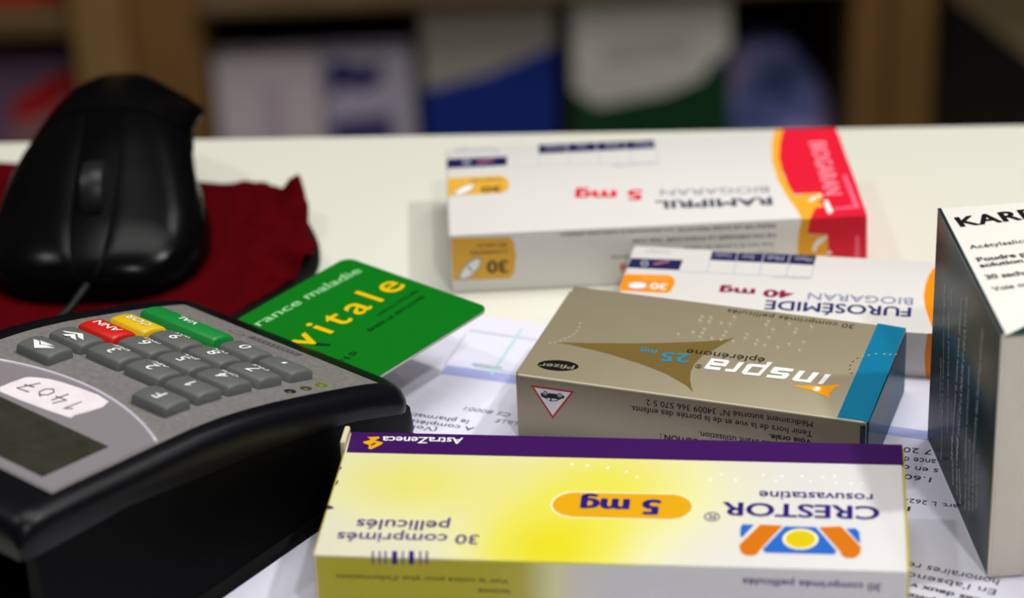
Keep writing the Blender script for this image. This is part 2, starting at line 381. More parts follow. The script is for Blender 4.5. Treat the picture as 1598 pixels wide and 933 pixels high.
  ('P','barcode','indigo',[[(18.53,2.45),(19.76,2.51),(20.24,-0.85),(19.02,-0.91)]],1),
  ('P','barcode','indigo3',[[(20.86,2.57),(21.31,2.59),(21.79,-0.81),(21.34,-0.83)]],1),
  ('P','barcode','indigo',[[(22.5,2.65),(23.73,2.71),(24.21,-0.73),(22.99,-0.79)]],1),
  ('P','barcode','indigo3',[[(24.96,2.77),(25.47,2.8),(25.95,-0.69),(25.43,-0.72)]],1),
  ('P','barcode','indigo3',[[(26.47,2.85),(27.06,2.88),(27.52,-0.64),(26.95,-0.67)]],1),
  ('P','colour_band','purple',[[(0.37,55.78),(139.13,55.83),(139.2,46.21),(0.63,45.87)]],1),
  ('T','lettering','AstraZeneca','white',29.24,54.08,8.67,53.79,2.98,'cap',0.02,0,None,3),
  ('P','maker_emblem','gold2',[[(4.76,53.34),(7.66,53.74),(8.01,52.95),(6.89,51.78),(9.13,50.99),(9.03,50.09),(6.6,47.46),(5.82,47.95),(5.82,49.5),(4.13,50.54),(4.16,51.08),(5.68,51.95),(5.58,52.62)],[(6.05,49.51),(6.57,49.23),(7.56,50.47),(6.93,50.76)]],3),
  ('D','braille_dots','white',[(128.86,37.54),(126.23,37.29),(122.68,37.5),(116.44,37.7),(108.07,37.68),(98.29,37.65),(92.04,37.36),(104.94,40.15),(109.6,39.87),(114.41,40.09),(119.54,39.9),(122.35,40.34)]),
  ('D','braille_dots','white',[(71.4,40.2),(74.12,38.0),(92.15,37.82),(94.68,40.0),(61.58,42.62),(66.65,41.81),(57.64,42.96)]),
  ('P','ink_marks','darkmark',[[(0.13,39.17),(0.7,38.6),(0.21,37.68),(0.03,36.77)],[(0.39,32.63),(0.82,32.95),(0.68,30.88),(0.25,30.56)],[(0.0,21.55),(1.04,21.03),(1.81,20.21),(0.65,19.58),(-0.23,20.11)]],1),
 ],
 'Cfront':[
  ('P','barcode','indigo3',[[(14.05,21.96),(14.57,21.98),(14.43,19.73),(13.91,19.71)]],1),
  ('P','barcode','indigo3',[[(15.67,21.98),(16.2,22.0),(16.06,19.78),(15.54,19.76)]],1),
  ('P','barcode','indigo3',[[(17.07,22.0),(17.59,22.02),(17.46,19.83),(16.94,19.81)]],1),
  ('P','barcode','indigo',[[(18.89,22.01),(20.12,22.06),(20.0,19.92),(18.76,19.88)]],1),
  ('P','barcode','indigo3',[[(21.23,22.05),(21.68,22.07),(21.56,19.97),(21.11,19.96)]],1),
  ('P','barcode','indigo',[[(22.88,22.07),(24.11,22.11),(24.0,20.06),(22.77,20.01)]],1),
  ('P','barcode','indigo3',[[(25.34,22.1),(25.86,22.12),(25.75,20.12),(25.23,20.1)]],1),
  ('P','barcode','indigo3',[[(26.86,22.12),(27.45,22.14),(27.34,20.17),(26.76,20.15)]],1),
  ('T','lettering','30 comprimés pelliculés','indigo2',133.04,18.43,101.12,18.9,1.98,'cap',0.012,0,None,3),
  ('T','lettering',"Voir la notice pour plus d'informations",'brown2',46.25,16.58,5.19,16.61,1.32,'cap',0,0,None,3),
  ('T','lettering','lactose','brown2',46.47,13.65,38.9,13.69,1.29,'cap',0,0,None,3),
 ],
 'Rtop':[
  ('P','colour_band','amber',[[(103.3,62.06),(101.18,52.01),(99.79,40.24),(99.82,26.15),(101.18,14.72),(102.81,5.88),(103.68,-1.03),(105.84,-1.11),(108.61,5.24),(111.52,13.58),(111.73,16.34),(103.35,15.28),(101.83,30.84),(103.58,47.44),(106.58,62.3)]],1),
  ('P','colour_band','crimson',[[(106.0,62.1),(103.69,51.72),(102.2,41.65),(102.04,32.47),(102.69,20.96),(103.5,15.9),(111.35,16.14),(111.86,13.54),(108.93,7.55),(105.84,-1.11),(122.76,-0.65),(122.84,26.02),(122.47,61.34)]],2),
  ('P','colour_band','white',[[(106.98,11.07),(108.71,13.49),(111.39,15.18),(111.56,14.37),(109.63,12.59),(107.52,9.91)],[(111.47,10.26),(112.73,11.06),(113.33,3.17),(111.9,1.62),(111.41,2.99)]],3),
  ('P','colour_band','amber',[[(105.0,8.77),(108.33,10.76),(111.09,8.1),(110.87,6.55),(108.38,6.05),(106.33,6.27)]],3),
  ('P','colour_band','pinkline',[[(119.47,27.22),(120.75,27.48),(121.5,4.6),(113.67,4.3),(113.66,5.46),(119.86,6.35)]],3),
  ('T','lettering','BIOGARAN','pink',112.84,51.97,112.59,14.25,5.06,'cap',0.02,0,None,3),
  ('T','brand_lettering','RAMIPRIL','slate',96.46,14.61,61.71,15.76,5.29,'cap',0.03,0,None,3),
  ('T','lettering','BIOGARAN','slate2',96.47,22.14,63.92,23.45,4.15,'cap',0,0,None,3),
  ('T','lettering','5 mg','crimson',58.7,23.82,38.39,25.24,6.85,'cap',0.04,0,None,3),
  ('P','dosing_table','navy',[[(0.11,52.48),(18.66,52.21),(18.44,45.77),(0.01,45.72)]],1),
  ('P','dosing_table','navy',[[(28.84,59.69),(37.67,59.53),(37.41,53.14),(28.55,53.15)]],1),
  ('P','dosing_table','navy',[[(37.94,59.53),(46.76,59.37),(46.54,53.13),(37.68,53.14)]],1),
  ('P','dosing_table','navy',[[(47.04,59.37),(55.86,59.21),(55.68,53.13),(46.82,53.13)]],1),
  ('P','dosing_table','navy',[[(56.13,59.21),(64.96,59.05),(64.83,53.12),(55.96,53.13)]],1),
  ('P','dosing_table','gridgrey',[[(28.52,53.59),(28.8,53.56),(28.54,44.95),(28.27,44.98)]],1),
  ('P','dosing_table','gridgrey',[[(37.93,53.82),(38.2,53.79),(37.82,44.54),(37.55,44.57)]],1),
  ('P','dosing_table','gridgrey',[[(47.33,53.84),(47.6,53.81),(47.13,43.91),(46.86,43.95)]],1),
  ('P','dosing_table','gridgrey',[[(56.74,53.31),(57.01,53.28),(56.44,43.29),(56.16,43.32)]],1),
  ('P','dosing_table','gridgrey',[[(65.87,58.31),(66.14,58.28),(65.04,42.63),(64.77,42.66)]],1),
  ('P','dosing_table','gridgrey',[[(19.02,45.17),(64.92,42.86),(64.88,42.44),(19.0,44.75)]],1),
  ('T','lettering','Posologie','palegrey',16.04,59.61,2.78,59.81,4.59,'cap',0,0,None,3),
  ('T','lettering','Matin','palegrey',63.65,57.9,58.54,58.05,3.28,'cap',0,0,None,3),
  ('T','lettering','Midi','palegrey',53.89,58.14,49.71,58.18,3.28,'cap',0,0,None,3),
  ('T','lettering','Soir','palegrey',43.66,58.21,40.4,58.14,3.27,'cap',0,0,None,3),
  ('T','lettering','Coucher','palegrey',37.16,58.41,30.66,58.71,3.28,'cap',0,0,None,3),
  ('P','dosing_table','palegrey',[[(7.23,49.08),(7.2,48.68),(7.1,48.3),(6.95,47.97),(6.75,47.71),(6.52,47.51),(6.27,47.41),(6.0,47.39),(5.74,47.47),(5.49,47.63),(5.27,47.87),(5.09,48.18),(4.95,48.54),(4.87,48.94),(4.85,49.35),(4.89,49.75),(4.98,50.13),(5.13,50.46),(5.33,50.73),(5.56,50.92),(5.81,51.03),(6.08,51.04),(6.35,50.97),(6.6,50.8),(6.82,50.56),(7.0,50.25),(7.13,49.88),(7.21,49.49)],[(6.76,49.13),(6.73,48.89),(6.68,48.67),(6.59,48.47),(6.47,48.31),(6.33,48.19),(6.18,48.13),(6.02,48.12),(5.86,48.17),(5.71,48.26),(5.58,48.41),(5.47,48.6),(5.39,48.81),(5.34,49.05),(5.33,49.3),(5.35,49.54),(5.41,49.76),(5.5,49.96),(5.61,50.12),(5.75,50.24),(5.9,50.3),(6.06,50.31),(6.22,50.26),(6.37,50.17),(6.51,50.02),(6.62,49.83),(6.7,49.62),(6.75,49.38)]],3),
  ('P','dosing_table','pinkgrey',[[(9.03,49.31),(14.6,50.83),(14.57,49.75),(11.77,48.35),(9.01,48.23)]],3),
  ('T','lettering','comprimés à avaler','palegrey',64.67,42.68,50.47,42.47,1.79,'cap',0,0,None,3),
  ('P','count_label','amber2',[[(0.13,38.82),(16.51,38.56),(18.25,36.27),(18.78,32.04),(17.96,27.99),(16.11,26.66),(-0.06,26.2)]],1),
  ('P','count_label','slate2',[[(8.05,32.85),(8.06,32.26),(7.92,31.56),(7.62,30.78),(7.2,29.96),(6.66,29.14),(6.04,28.37),(5.37,27.67),(4.67,27.09),(3.99,26.65),(3.36,26.38),(2.81,26.29),(2.37,26.38),(2.06,26.65),(1.89,27.08),(1.87,27.66),(2.01,28.35),(2.29,29.13),(2.72,29.95),(3.25,30.77),(3.87,31.55),(4.55,32.25),(5.24,32.84),(5.93,33.28),(6.56,33.56),(7.12,33.65),(7.56,33.56),(7.88,33.29)]],2),
  ('P','count_label','white',[[(7.71,32.53),(7.71,32.06),(7.58,31.49),(7.31,30.84),(6.92,30.14),(6.44,29.44),(5.88,28.76),(5.28,28.15),(4.66,27.62),(4.06,27.22),(3.5,26.95),(3.02,26.83),(2.63,26.86),(2.36,27.06),(2.22,27.39),(2.21,27.86),(2.34,28.43),(2.61,29.08),(2.99,29.77),(3.47,30.47),(4.03,31.15),(4.63,31.77),(5.25,32.3),(5.86,32.71),(6.42,32.98),(6.91,33.11),(7.3,33.07),(7.57,32.87)]],3),
  ('T','count_label','30','brown2',16.27,31.28,10.04,31.46,4.0,'cap',0.03,0,None,3),
  ('T','count_label','comprimés','brown2',16.67,36.76,7.14,36.99,2.09,'cap',0,0,None,3),
 ],
 'Rfront':[
  ('P','count_label','amber2',[[(0.46,18.15),(17.58,17.7),(18.82,15.92),(19.17,10.99),(18.45,5.59),(17.07,3.92),(0.37,4.2)]],1),
  ('P','count_label','slate2',[[(8.76,11.03),(8.96,10.61),(8.98,10.05),(8.84,9.37),(8.53,8.61),(8.08,7.81),(7.5,7.01),(6.82,6.25),(6.08,5.56),(5.32,4.98),(4.57,4.55),(3.86,4.27),(3.25,4.18),(2.75,4.26),(2.4,4.53),(2.2,4.95),(2.18,5.52),(2.32,6.2),(2.63,6.96),(3.09,7.76),(3.67,8.56),(4.35,9.32),(5.09,10.01),(5.85,10.58),(6.6,11.01),(7.3,11.28),(7.91,11.38),(8.41,11.29)]],2),
  ('P','count_label','white',[[(8.44,10.7),(8.59,10.35),(8.59,9.88),(8.44,9.29),(8.15,8.63),(7.73,7.93),(7.2,7.22),(6.59,6.54),(5.93,5.92),(5.25,5.39),(4.58,4.99),(3.97,4.72),(3.44,4.61),(3.02,4.65),(2.72,4.86),(2.57,5.21),(2.57,5.69),(2.73,6.28),(3.02,6.94),(3.44,7.64),(3.98,8.35),(4.59,9.03),(5.25,9.65),(5.92,10.17),(6.58,10.58),(7.19,10.84),(7.72,10.95),(8.14,10.91)]],3),
  ('P','count_label','slate2',[[(4.53,8.73),(4.85,9.01),(6.64,6.84),(6.32,6.56)]],4),
  ('T','count_label','30','brown2',16.77,9.94,10.51,10.08,4.05,'cap',0.03,0,None,3),
  ('T','count_label','COMPRIMÉS','brown2',16.77,13.68,5.76,13.7,1.18,'cap',0,0,None,3),
  ('T','count_label','SÉCABLES','brown2',16.85,15.79,7.91,15.93,1.13,'cap',0,0,None,3),
  ('T','lettering','RESPECTER LES DOSES PRESCRITES. Lire attentivement la notice avant utilisation','slate',95.84,17.77,32.64,18.1,1.21,'cap',0.01,0,None,3),
  ('T','lettering','NE PAS DÉPASSER LA POSOLOGIE. Voie orale','slate',95.78,14.61,53.67,14.85,1.21,'cap',0.01,0,None,3),
  ('T','lettering','Tenir hors de la portée des enfants','slate',95.64,11.54,68.95,11.74,1.11,'cap',0,0,None,3),
  ('T','lettering','Uniquement sur ordonnance,liste I,Médicament autorisé','slate',95.58,8.5,47.29,9.75,1.02,'cap',0,0,None,3),
  ('T','lettering','RAMIPRIL 5 mg','crimson',78.41,5.89,49.93,6.2,2.29,'cap',0.03,0,None,3),
  ('P','colour_band','amber',[[(103.89,19.08),(103.19,16.83),(102.72,13.87),(102.54,10.87),(102.62,6.09),(112.24,5.56),(112.07,13.35),(105.36,13.77),(106.05,19.04)]],1),
  ('P','colour_band','crimson',[[(106.05,19.11),(105.36,13.97),(111.29,13.45),(111.51,10.38),(111.47,7.87),(112.43,-3.59),(123.41,-4.21),(122.83,18.87)]],2),
  ('P','colour_band','white',[[(106.68,8.38),(107.42,10.85),(108.74,12.28),(110.96,12.91),(111.31,12.39),(109.88,10.97),(108.34,9.55),(107.93,7.81)],[(111.09,6.88),(112.07,8.34),(112.77,6.79)]],3),
  ('P','colour_band','pinkline',[[(119.59,12.44),(120.6,12.39),(121.48,-4.1),(119.44,-3.98)]],3),
 ],
 'Ftop':[
  ('P','dosing_table','navy',[[(0.24,34.53),(15.37,35.13),(15.06,28.68),(-0.02,28.45)]],1),
  ('P','dosing_table','navy',[[(23.15,41.61),(30.57,41.81),(30.46,36.11),(23.1,36.04)]],1),
  ('P','dosing_table','navy',[[(30.8,41.81),(38.2,42.01),(38.02,36.19),(30.68,36.12)]],1),
  ('P','dosing_table','navy',[[(38.43,42.01),(45.8,42.21),(45.55,36.27),(38.24,36.19)]],1),
  ('P','dosing_table','navy',[[(46.03,42.21),(53.38,42.41),(53.06,36.34),(45.78,36.27)]],1),
  ('P','dosing_table','gridgrey',[[(22.99,35.9),(23.35,35.94),(23.3,28.49),(22.94,28.45)]],1),
  ('P','dosing_table','gridgrey',[[(30.5,36.0),(30.86,36.04),(30.9,28.75),(30.55,28.71)]],1),
  ('P','dosing_table','gridgrey',[[(38.04,36.1),(38.4,36.15),(38.37,29.0),(38.01,28.96)]],1),
  ('P','dosing_table','gridgrey',[[(45.87,36.11),(46.22,36.16),(46.02,28.88),(45.67,28.84)]],1),
  ('P','dosing_table','gridgrey',[[(53.05,36.31),(53.4,36.36),(53.16,28.84),(52.81,28.79)]],1),
  ('P','dosing_table','gridgrey',[[(15.31,28.19),(52.99,28.82),(53.03,28.31),(15.38,27.68)]],1),
  ('T','lettering','Posologie','palegrey',11.17,40.07,3.96,39.76,1.59,'cap',0,0,None,3),
  ('T','lettering','Matin','palegrey',52.22,40.93,47.4,40.89,2.61,'cap',0,0,None,3),
  ('T','lettering','Midi','palegrey',44.09,40.76,39.56,40.76,2.62,'cap',0,0,None,3),
  ('T','lettering','Soir','palegrey',35.65,40.43,32.0,40.53,2.62,'cap',0,0,None,3),
  ('T','lettering','Coucher','palegrey',28.95,40.57,24.08,40.52,2.63,'cap',0,0,None,3),
  ('P','dosing_table','palegrey',[[(5.73,31.62),(5.76,31.22),(5.74,30.83),(5.66,30.47),(5.53,30.16),(5.36,29.92),(5.15,29.76),(4.91,29.69),(4.67,29.71),(4.42,29.81),(4.19,30.0),(3.97,30.27),(3.8,30.6),(3.66,30.97),(3.58,31.37),(3.54,31.77),(3.57,32.16),(3.65,32.52),(3.78,32.83),(3.95,33.07),(4.16,33.23),(4.39,33.3),(4.64,33.29),(4.89,33.18),(5.13,32.99),(5.34,32.72),(5.52,32.39),(5.65,32.02)],[(5.3,31.57),(5.32,31.33),(5.31,31.09),(5.26,30.88),(5.18,30.69),(5.08,30.55),(4.95,30.46),(4.81,30.41),(4.66,30.42),(4.51,30.48),(4.37,30.6),(4.25,30.76),(4.14,30.95),(4.06,31.18),(4.01,31.42),(3.99,31.66),(4.0,31.89),(4.05,32.11),(4.13,32.29),(4.23,32.44),(4.36,32.53),(4.5,32.58),(4.65,32.57),(4.8,32.5),(4.94,32.39),(5.06,32.23),(5.17,32.03),(5.25,31.81)]],3),
  ('P','dosing_table','pinkgrey',[[(7.21,31.93),(11.46,34.27),(11.6,33.23),(9.35,31.92),(7.36,30.9)]],3),
  ('T','lettering','comprimés par jour','palegrey',52.87,28.8,42.32,28.31,1.53,'cap',0,0,None,3),
  ('P','count_label','orange3',[[(-0.08,24.42),(12.38,25.26),(14.19,23.93),(14.93,21.07),(14.51,16.2),(13.55,14.44),(-0.17,14.31)]],1),
  ('P','count_label','slate2',[[(7.52,18.27),(7.52,17.76),(7.37,17.26),(7.08,16.79),(6.66,16.38),(6.14,16.05),(5.54,15.81),(4.9,15.67),(4.23,15.65),(3.59,15.74),(2.99,15.94),(2.47,16.24),(2.05,16.62),(1.76,17.07),(1.62,17.56),(1.61,18.07),(1.76,18.58),(2.05,19.05),(2.47,19.46),(2.99,19.8),(3.59,20.04),(4.24,20.17),(4.9,20.2),(5.55,20.1),(6.15,19.9),(6.67,19.6),(7.09,19.21),(7.37,18.76)]],2),
  ('P','count_label','white',[[(7.11,18.22),(7.1,17.83),(6.96,17.43),(6.71,17.07),(6.35,16.74),(5.9,16.48),(5.38,16.28),(4.82,16.17),(4.25,16.15),(3.7,16.21),(3.19,16.36),(2.75,16.59),(2.39,16.89),(2.15,17.23),(2.03,17.61),(2.03,18.01),(2.17,18.4),(2.42,18.77),(2.78,19.1),(3.23,19.37),(3.75,19.56),(4.31,19.67),(4.88,19.7),(5.44,19.63),(5.95,19.48),(6.39,19.25),(6.75,18.95),(6.99,18.6)]],3),
  ('T','count_label','30','white',13.06,19.83,8.19,19.88,3.77,'cap',0.03,0,None,3),
  ('T','count_label','comprimés','paleorange',12.6,23.22,5.14,23.1,1.78,'cap',0,0,None,3),
  ('T','lettering','40 mg','wine',48.96,19.71,28.06,19.72,4.35,'cap',0.04,0,None,3),
  ('T','lettering','BIOGARAN','slate3',82.39,19.62,53.12,19.33,3.94,'cap',0,0,None,3),
  ('T','brand_lettering','FUROSÉMIDE','navy2',82.24,13.93,41.58,13.45,5.34,'cap',0.02,0,None,3),
  ('P','colour_band','orange3',[[(87.1,38.67),(86.02,34.04),(85.4,28.87),(85.2,21.32),(85.85,15.23),(87.06,9.3),(88.37,3.46),(116.5,-0.0),(116.5,42.72)]],1),
 ],
 'Ffront':[
  ('P','colour_band','orange3',[[(87.32,14.08),(86.78,7.04),(87.38,0.0),(116.5,0.0),(116.5,14.08)]],1),
 ],
 'Ktop':[
  ('T','brand_lettering','KARDEGIC','black',3.29,55.23,19.44,56.85,5.4,'cap',0.035,0,'KAR',3),
  ('T','lettering','Acétylsalicylate de lysine','black',2.85,42.99,16.58,44.32,2.0,'cap',0.008,0,'Acétylsalic',3),
  ('T','lettering','Poudre pour','black',3.17,36.13,12.97,37.24,2.27,'cap',0.035,0,'Poudre',3),
  ('T','lettering','solution buvable','black',3.04,33.09,13.98,34.24,2.17,'cap',0.035,0,'solution',3),
  ('T','lettering','30 sachets','black',3.05,26.91,12.35,27.89,2.34,'cap',0.035,0,'30 sach',3),
  ('T','lettering','Voie orale','black',3.31,20.86,8.67,21.75,2.15,'cap',0.02,0,'Voie',3),
  ('P','colour_band','darkteal',[[(0.27,-0.92),(89.69999997268667,0.2),(89.69999997268667,61.39)]],1),
 ],
 'Kleft':[
  ('T','lettering','75 mg par jour selon prescription','palecyan',52.77,13.63,55.19,30.58,1.12,'cap',0.0,0,None,3),
  ('T','lettering','Mentions légales et composition du sachet','palecyan',49.57,3.33,54.61,52.13,1.1,'cap',0.0,0,None,3),
  ('T','lettering',"Conserver le sachet fermé jusqu'à utilisation",'palecyan',44.64,14.46,49.01,47.14,1.31,'cap',0.0,0,None,3),
  ('T','lettering','une','palecyan',47.09,50.37,47.46,54.54,1.25,'cap',0.0,0,None,3),
  ('T','lettering','Lire attentivement la notice avant utilisation.','palecyan',39.06,9.8,37.0,57.94,1.57,'cap',0.01,0,None,3),
  ('T','lettering','TENIR HORS DE LA PORTÉE ET DE LA VUE DES','palecyan',33.38,13.3,31.68,60.52,1.74,'cap',0.005,0,None,3),
  ('T','lettering','Médicament autorisé pour adultes','palecyan',25.98,17.86,26.7,44.22,1.37,'cap',0.0,0,None,3),
  ('T','lettering',"Dissoudre dans l'emballage extérieur",'palecyan',18.2,25.42,16.28,60.42,1.62,'cap',0.0,0,None,3),
  ('T','lettering','Sodium,lactose,arôme','palecyan',36.16,4.01,40.09,16.14,1.67,'cap',0.0,0,None,3),
  ('T','lettering','ne pas dépasser la dose prescrite','palecyan',31.99,3.55,34.98,19.23,1.59,'cap',0.0,0,None,3),
  ('T','lettering','Exploitant','palecyan',28.11,3.43,30.95,12.19,1.64,'cap',0.0,0,None,3),
  ('T','lettering',"Titulaire de l'autorisation",'palecyan',23.01,4.6,25.8,24.29,1.51,'cap',0.0,0,None,3),
  ('T','lettering','usage professionnel en pharmacie','palecyan',19.74,6.71,22.62,25.74,1.5,'cap',0.0,0,None,3),
  ('T','lettering','avenue de la République,Paris','palecyan',16.28,8.93,18.54,26.79,1.47,'cap',0.0,0,None,3),
  ('T','lettering','lot et date de péremption','palecyan',13.0,11.77,14.6,26.13,1.44,'cap',0.0,0,None,3),
 ],
 'paper':[
  ('T','lettering','7 20','ink',137.35,-38.65,129.91,-39.24,2.47,'cap',0,0,None,3),
  ('T','lettering','ance d','ink',139.15,-43.14,131.02,-43.85,2.73,'cap',0,0,None,3),
  ('T','lettering','s en c','ink',140.63,-47.66,131.81,-47.95,2.44,'cap',0,0,None,3),
  ('T','lettering','1.60','ink',139.72,-52.31,132.7,-52.3,2.25,'cap',0,0,None,3),
  ('T','lettering','art. L 262-','ink',148.41,-63.25,135.15,-63.52,1.93,'cap',0,0,None,3),
  ('T','lettering','I','ink',137.1,-67.4,136.43,-67.42,2.03,'cap',0.03,0,None,3),
  ('T','lettering','honoraires re','ink',163.97,-93.74,141.32,-91.85,2.67,'cap',0,0,None,3),
  ('T','lettering',"En l'absenc",'ink',163.96,-98.22,142.29,-96.35,2.46,'cap',0,0,None,3),
  ('T','lettering','Les deux v','ink',161.07,-102.97,143.62,-100.75,2.08,'cap',0.03,0,None,3),
  ('T','lettering','complète','ink',155.99,-106.71,143.97,-105.13,2.28,'cap',0.03,0,None,3),
  ('T','lettering','le pharmacien','ink',14.0,-55.8,-2.03,-56.23,2.12,'cap',0,0,'le pharmac',3),
  ('T','lettering','A compléter par','ink',16.67,-59.11,-0.15,-59.43,1.97,'cap',0,0,'A complét',3),
  ('T','lettering','(Voir notice)','ink',6.99,-61.81,1.25,-62.3,1.97,'cap',0,0,'(Vo',3),
  ('T','lettering','CS 80001','inkgrey',24.19,-49.55,10.9,-49.32,1.79,'cap',0,0.2,None,3),
  ('T','lettering','LILLE','inkgrey',27.34,-53.23,21.17,-53.31,1.78,'cap',0,0.2,None,3),
  ('T','lettering','Identification','inkgrey',13.49,-26.01,4.6,-25.99,1.2,'cap',0,0,None,3),
  ('P','form_band','lavender',[[(-2.29,-33.99),(-2.25,-29.04),(18.19,-29.41),(19.36,-34.62)]],1),
  ('P','form_lines','inkpale',[[(-3.13,-10.22),(-2.67,-9.74),(-2.47,-29.07),(-2.92,-29.53)]],1),
  ('P','form_lines','inkpale',[[(-2.77,-7.82),(17.75,-8.25),(17.96,-8.9),(-2.6,-8.57)]],2),
  ('P','form_lines','tealline',[[(11.34,-3.59),(12.23,-3.36),(12.34,-30.87),(11.36,-31.13)]],3),
  ('P','form_lines','tealline',[[(4.98,-26.93),(17.7,-27.78),(17.91,-28.4),(5.2,-27.55)]],4),
 ],
 'card':[
  ('T','lettering','assurance','palegreen',8.11,44.96,8.67,27.96,2.28,'x',0.012,0,'>rance',3),
  ('T','lettering','maladie','palegreen',8.5,25.54,9.87,4.12,2.34,'x',0.012,0,None,3),
  ('T','brand_lettering','vitale','yellow',27.4,46.73,25.9,3.41,6.55,'x',0.012,0,None,3),
  ('T','lettering','NOM DU TITULAIRE','darkgreen',31.36,21.3,30.85,4.0,1.28,'cap',0,0,None,3),
  ('T','lettering','ÉMISE LE 30/12/1998','darkgreen',35.26,29.44,34.68,5.58,1.4,'cap',0.02,0,None,3),
  ('T','lettering','15','darkgreen',40.56,44.46,40.23,40.21,1.88,'cap',0.03,0,None,3),
  ('T','lettering','2','darkgreen',39.99,46.86,39.82,44.98,1.31,'cap',0,0,None,3),
  ('P','lettering','darkgreen',[[(26.67,42.7),(31.13,40.93),(31.59,41.98),(27.94,44.08)]],2),
 ],
}
# ------------------------------------------------------------------ the setting
m_floor = mat('floor_tile', (96, 90, 84), 0.5, var=0.1, vscale=6)
m_wall = mat('wall_paint', (120, 112, 100), 0.8, var=0.04, vscale=8)
bm = bmesh.new(); box(bm, -2.2, 2.2, -1.2, 3.0, -0.05, 0.0)
tag(mesh_obj('floor', bm, m_floor), kind='structure')
bm = bmesh.new(); box(bm, -2.2, 2.2, 2.6, 2.7, 0.0, 2.7)
tag(mesh_obj('wall_back', bm, m_wall), kind='structure')

# ------------------------------------------------------------------ counter
def back_edge(x): return 0.80058 - 0.05693 * x
m_lam = mat('white_laminate', (230, 230, 216), 0.32, var=0.012, vscale=5, spec=0.4)
m_front = mat('counter_panel', (190, 186, 176), 0.5)
ctr = empty('counter', (0, 0.4, 0))
tag(ctr, 'white laminate counter the medicine boxes, card terminal and mouse stand on', 'counter')
bm = bmesh.new()
prism(bm, [(-0.9, -0.46), (0.9, -0.46), (0.9, back_edge(0.9) - 0.4), (-0.9, back_edge(-0.9) - 0.4)], Z0 - 0.04, Z0)
bevel_all(bm, 0.0015, 2)
mesh_obj('worktop', bm, m_lam, ctr, 40)
bm = bmesh.new()
prism(bm, [(-0.86, -0.40), (0.86, -0.40), (0.86, back_edge(0.86) - 0.43), (-0.86, back_edge(-0.86) - 0.43)], 0.0, Z0 - 0.04)
mesh_obj('base_cabinet', bm, m_front, ctr)

# ------------------------------------------------------------------ print colours
def pc(n, c, r=0.42, **k): return mat('print_' + n, c, r, spec=0.25, **k)
M = {n: pc(n, c) for n, c in dict(
    white=(240,240,238), black=(14,14,16), cyan=(20,140,180), bronze=(114,94,46), orange=(250,160,20), paleyellow=(255,222,150),
    teal=(2,116,154), foildot=(172,161,134), brown=(66,57,40), gold=(140,129,104), silver=(150,142,120), red=(190,20,24), paleline=(200,192,168),
    indigo=(36,16,116), indigo2=(70,48,130), indigo3=(96,84,130), orange2=(212,114,2), skyblue=(34,104,200), palecream=(248,240,190),
    sunyellow=(220,196,2), gold2=(226,166,2), purple=(58,8,88), brown2=(76,62,24), darkmark=(60,20,50),
    amber=(240,172,44), crimson=(226,22,52), pinkline=(240,100,130), pink=(246,150,166), pinkgrey=(176,110,130), slate=(60,64,88), slate2=(140,140,160),
    navy=(26,26,80), gridgrey=(188,190,204), palegrey=(178,180,192), amber2=(226,172,58), orange3=(255,144,4), wine=(140,14,66),
    slate3=(120,126,170), navy2=(34,34,104), paleorange=(255,190,100), palecyan=(214,228,230), darkteal=(4,56,60),
    ink=(52,50,60), inkgrey=(116,114,128), lavender=(168,176,228), inkpale=(190,190,208), tealline=(176,220,224),
    palegreen=(150,214,150), yellow=(226,190,4), darkgreen=(6,54,18)).items()}
for n in ('gold', 'bronze', 'brown', 'silver'): 
    pass

# ------------------------------------------------------------------ sheet of paper under the boxes
PA = R(-19.5)
m_paper = mat('paper', (222, 222, 240), 0.75, var=0.01, vscale=30)
pap = empty('paper_form', (-0.0075, 0.6715, Z0), PA)
tag(pap, 'white printed form with a lavender band, lying under the boxes and the card terminal', 'paper')
bm = bmesh.new()
NX, NY = 42, 60
g = [[bm.verts.new((-0.018 + 0.210 * i / NX, 0.001 - 0.297 * j / NY, 0.00016)) for i in range(NX + 1)] for j in range(NY + 1)]
for j in range(NY):
    for i in range(NX): bm.faces.new((g[j][i], g[j+1][i], g[j+1][i+1], g[j][i+1]))
geo = bmesh.ops.extrude_face_region(bm, geom=bm.faces[:])
for v in geo['geom']:
    if isinstance(v, bmesh.types.BMVert): v.co.z = 0.00003
mesh_obj('sheet', bm, m_paper, pap)
PAPER_FIX = [('P', 'form_band', 'lavender', [[(-2.28, -34.0), (-2.25, -29.0), (150.0, -29.6), (150.0, -34.2)]], 1)]
sh = print_face(pap, [e for e in PRINTS['paper'] if e[1] != 'form_band'] + PAPER_FIX, Vector((0, 0, 0.00016)), Vector((.001, 0, 0)), Vector((0, .001, 0)), Vector((0, 0, 1)), M)
finish_sheets(sh, pap, {'form_band': 'lavender blue band printed across the form'})

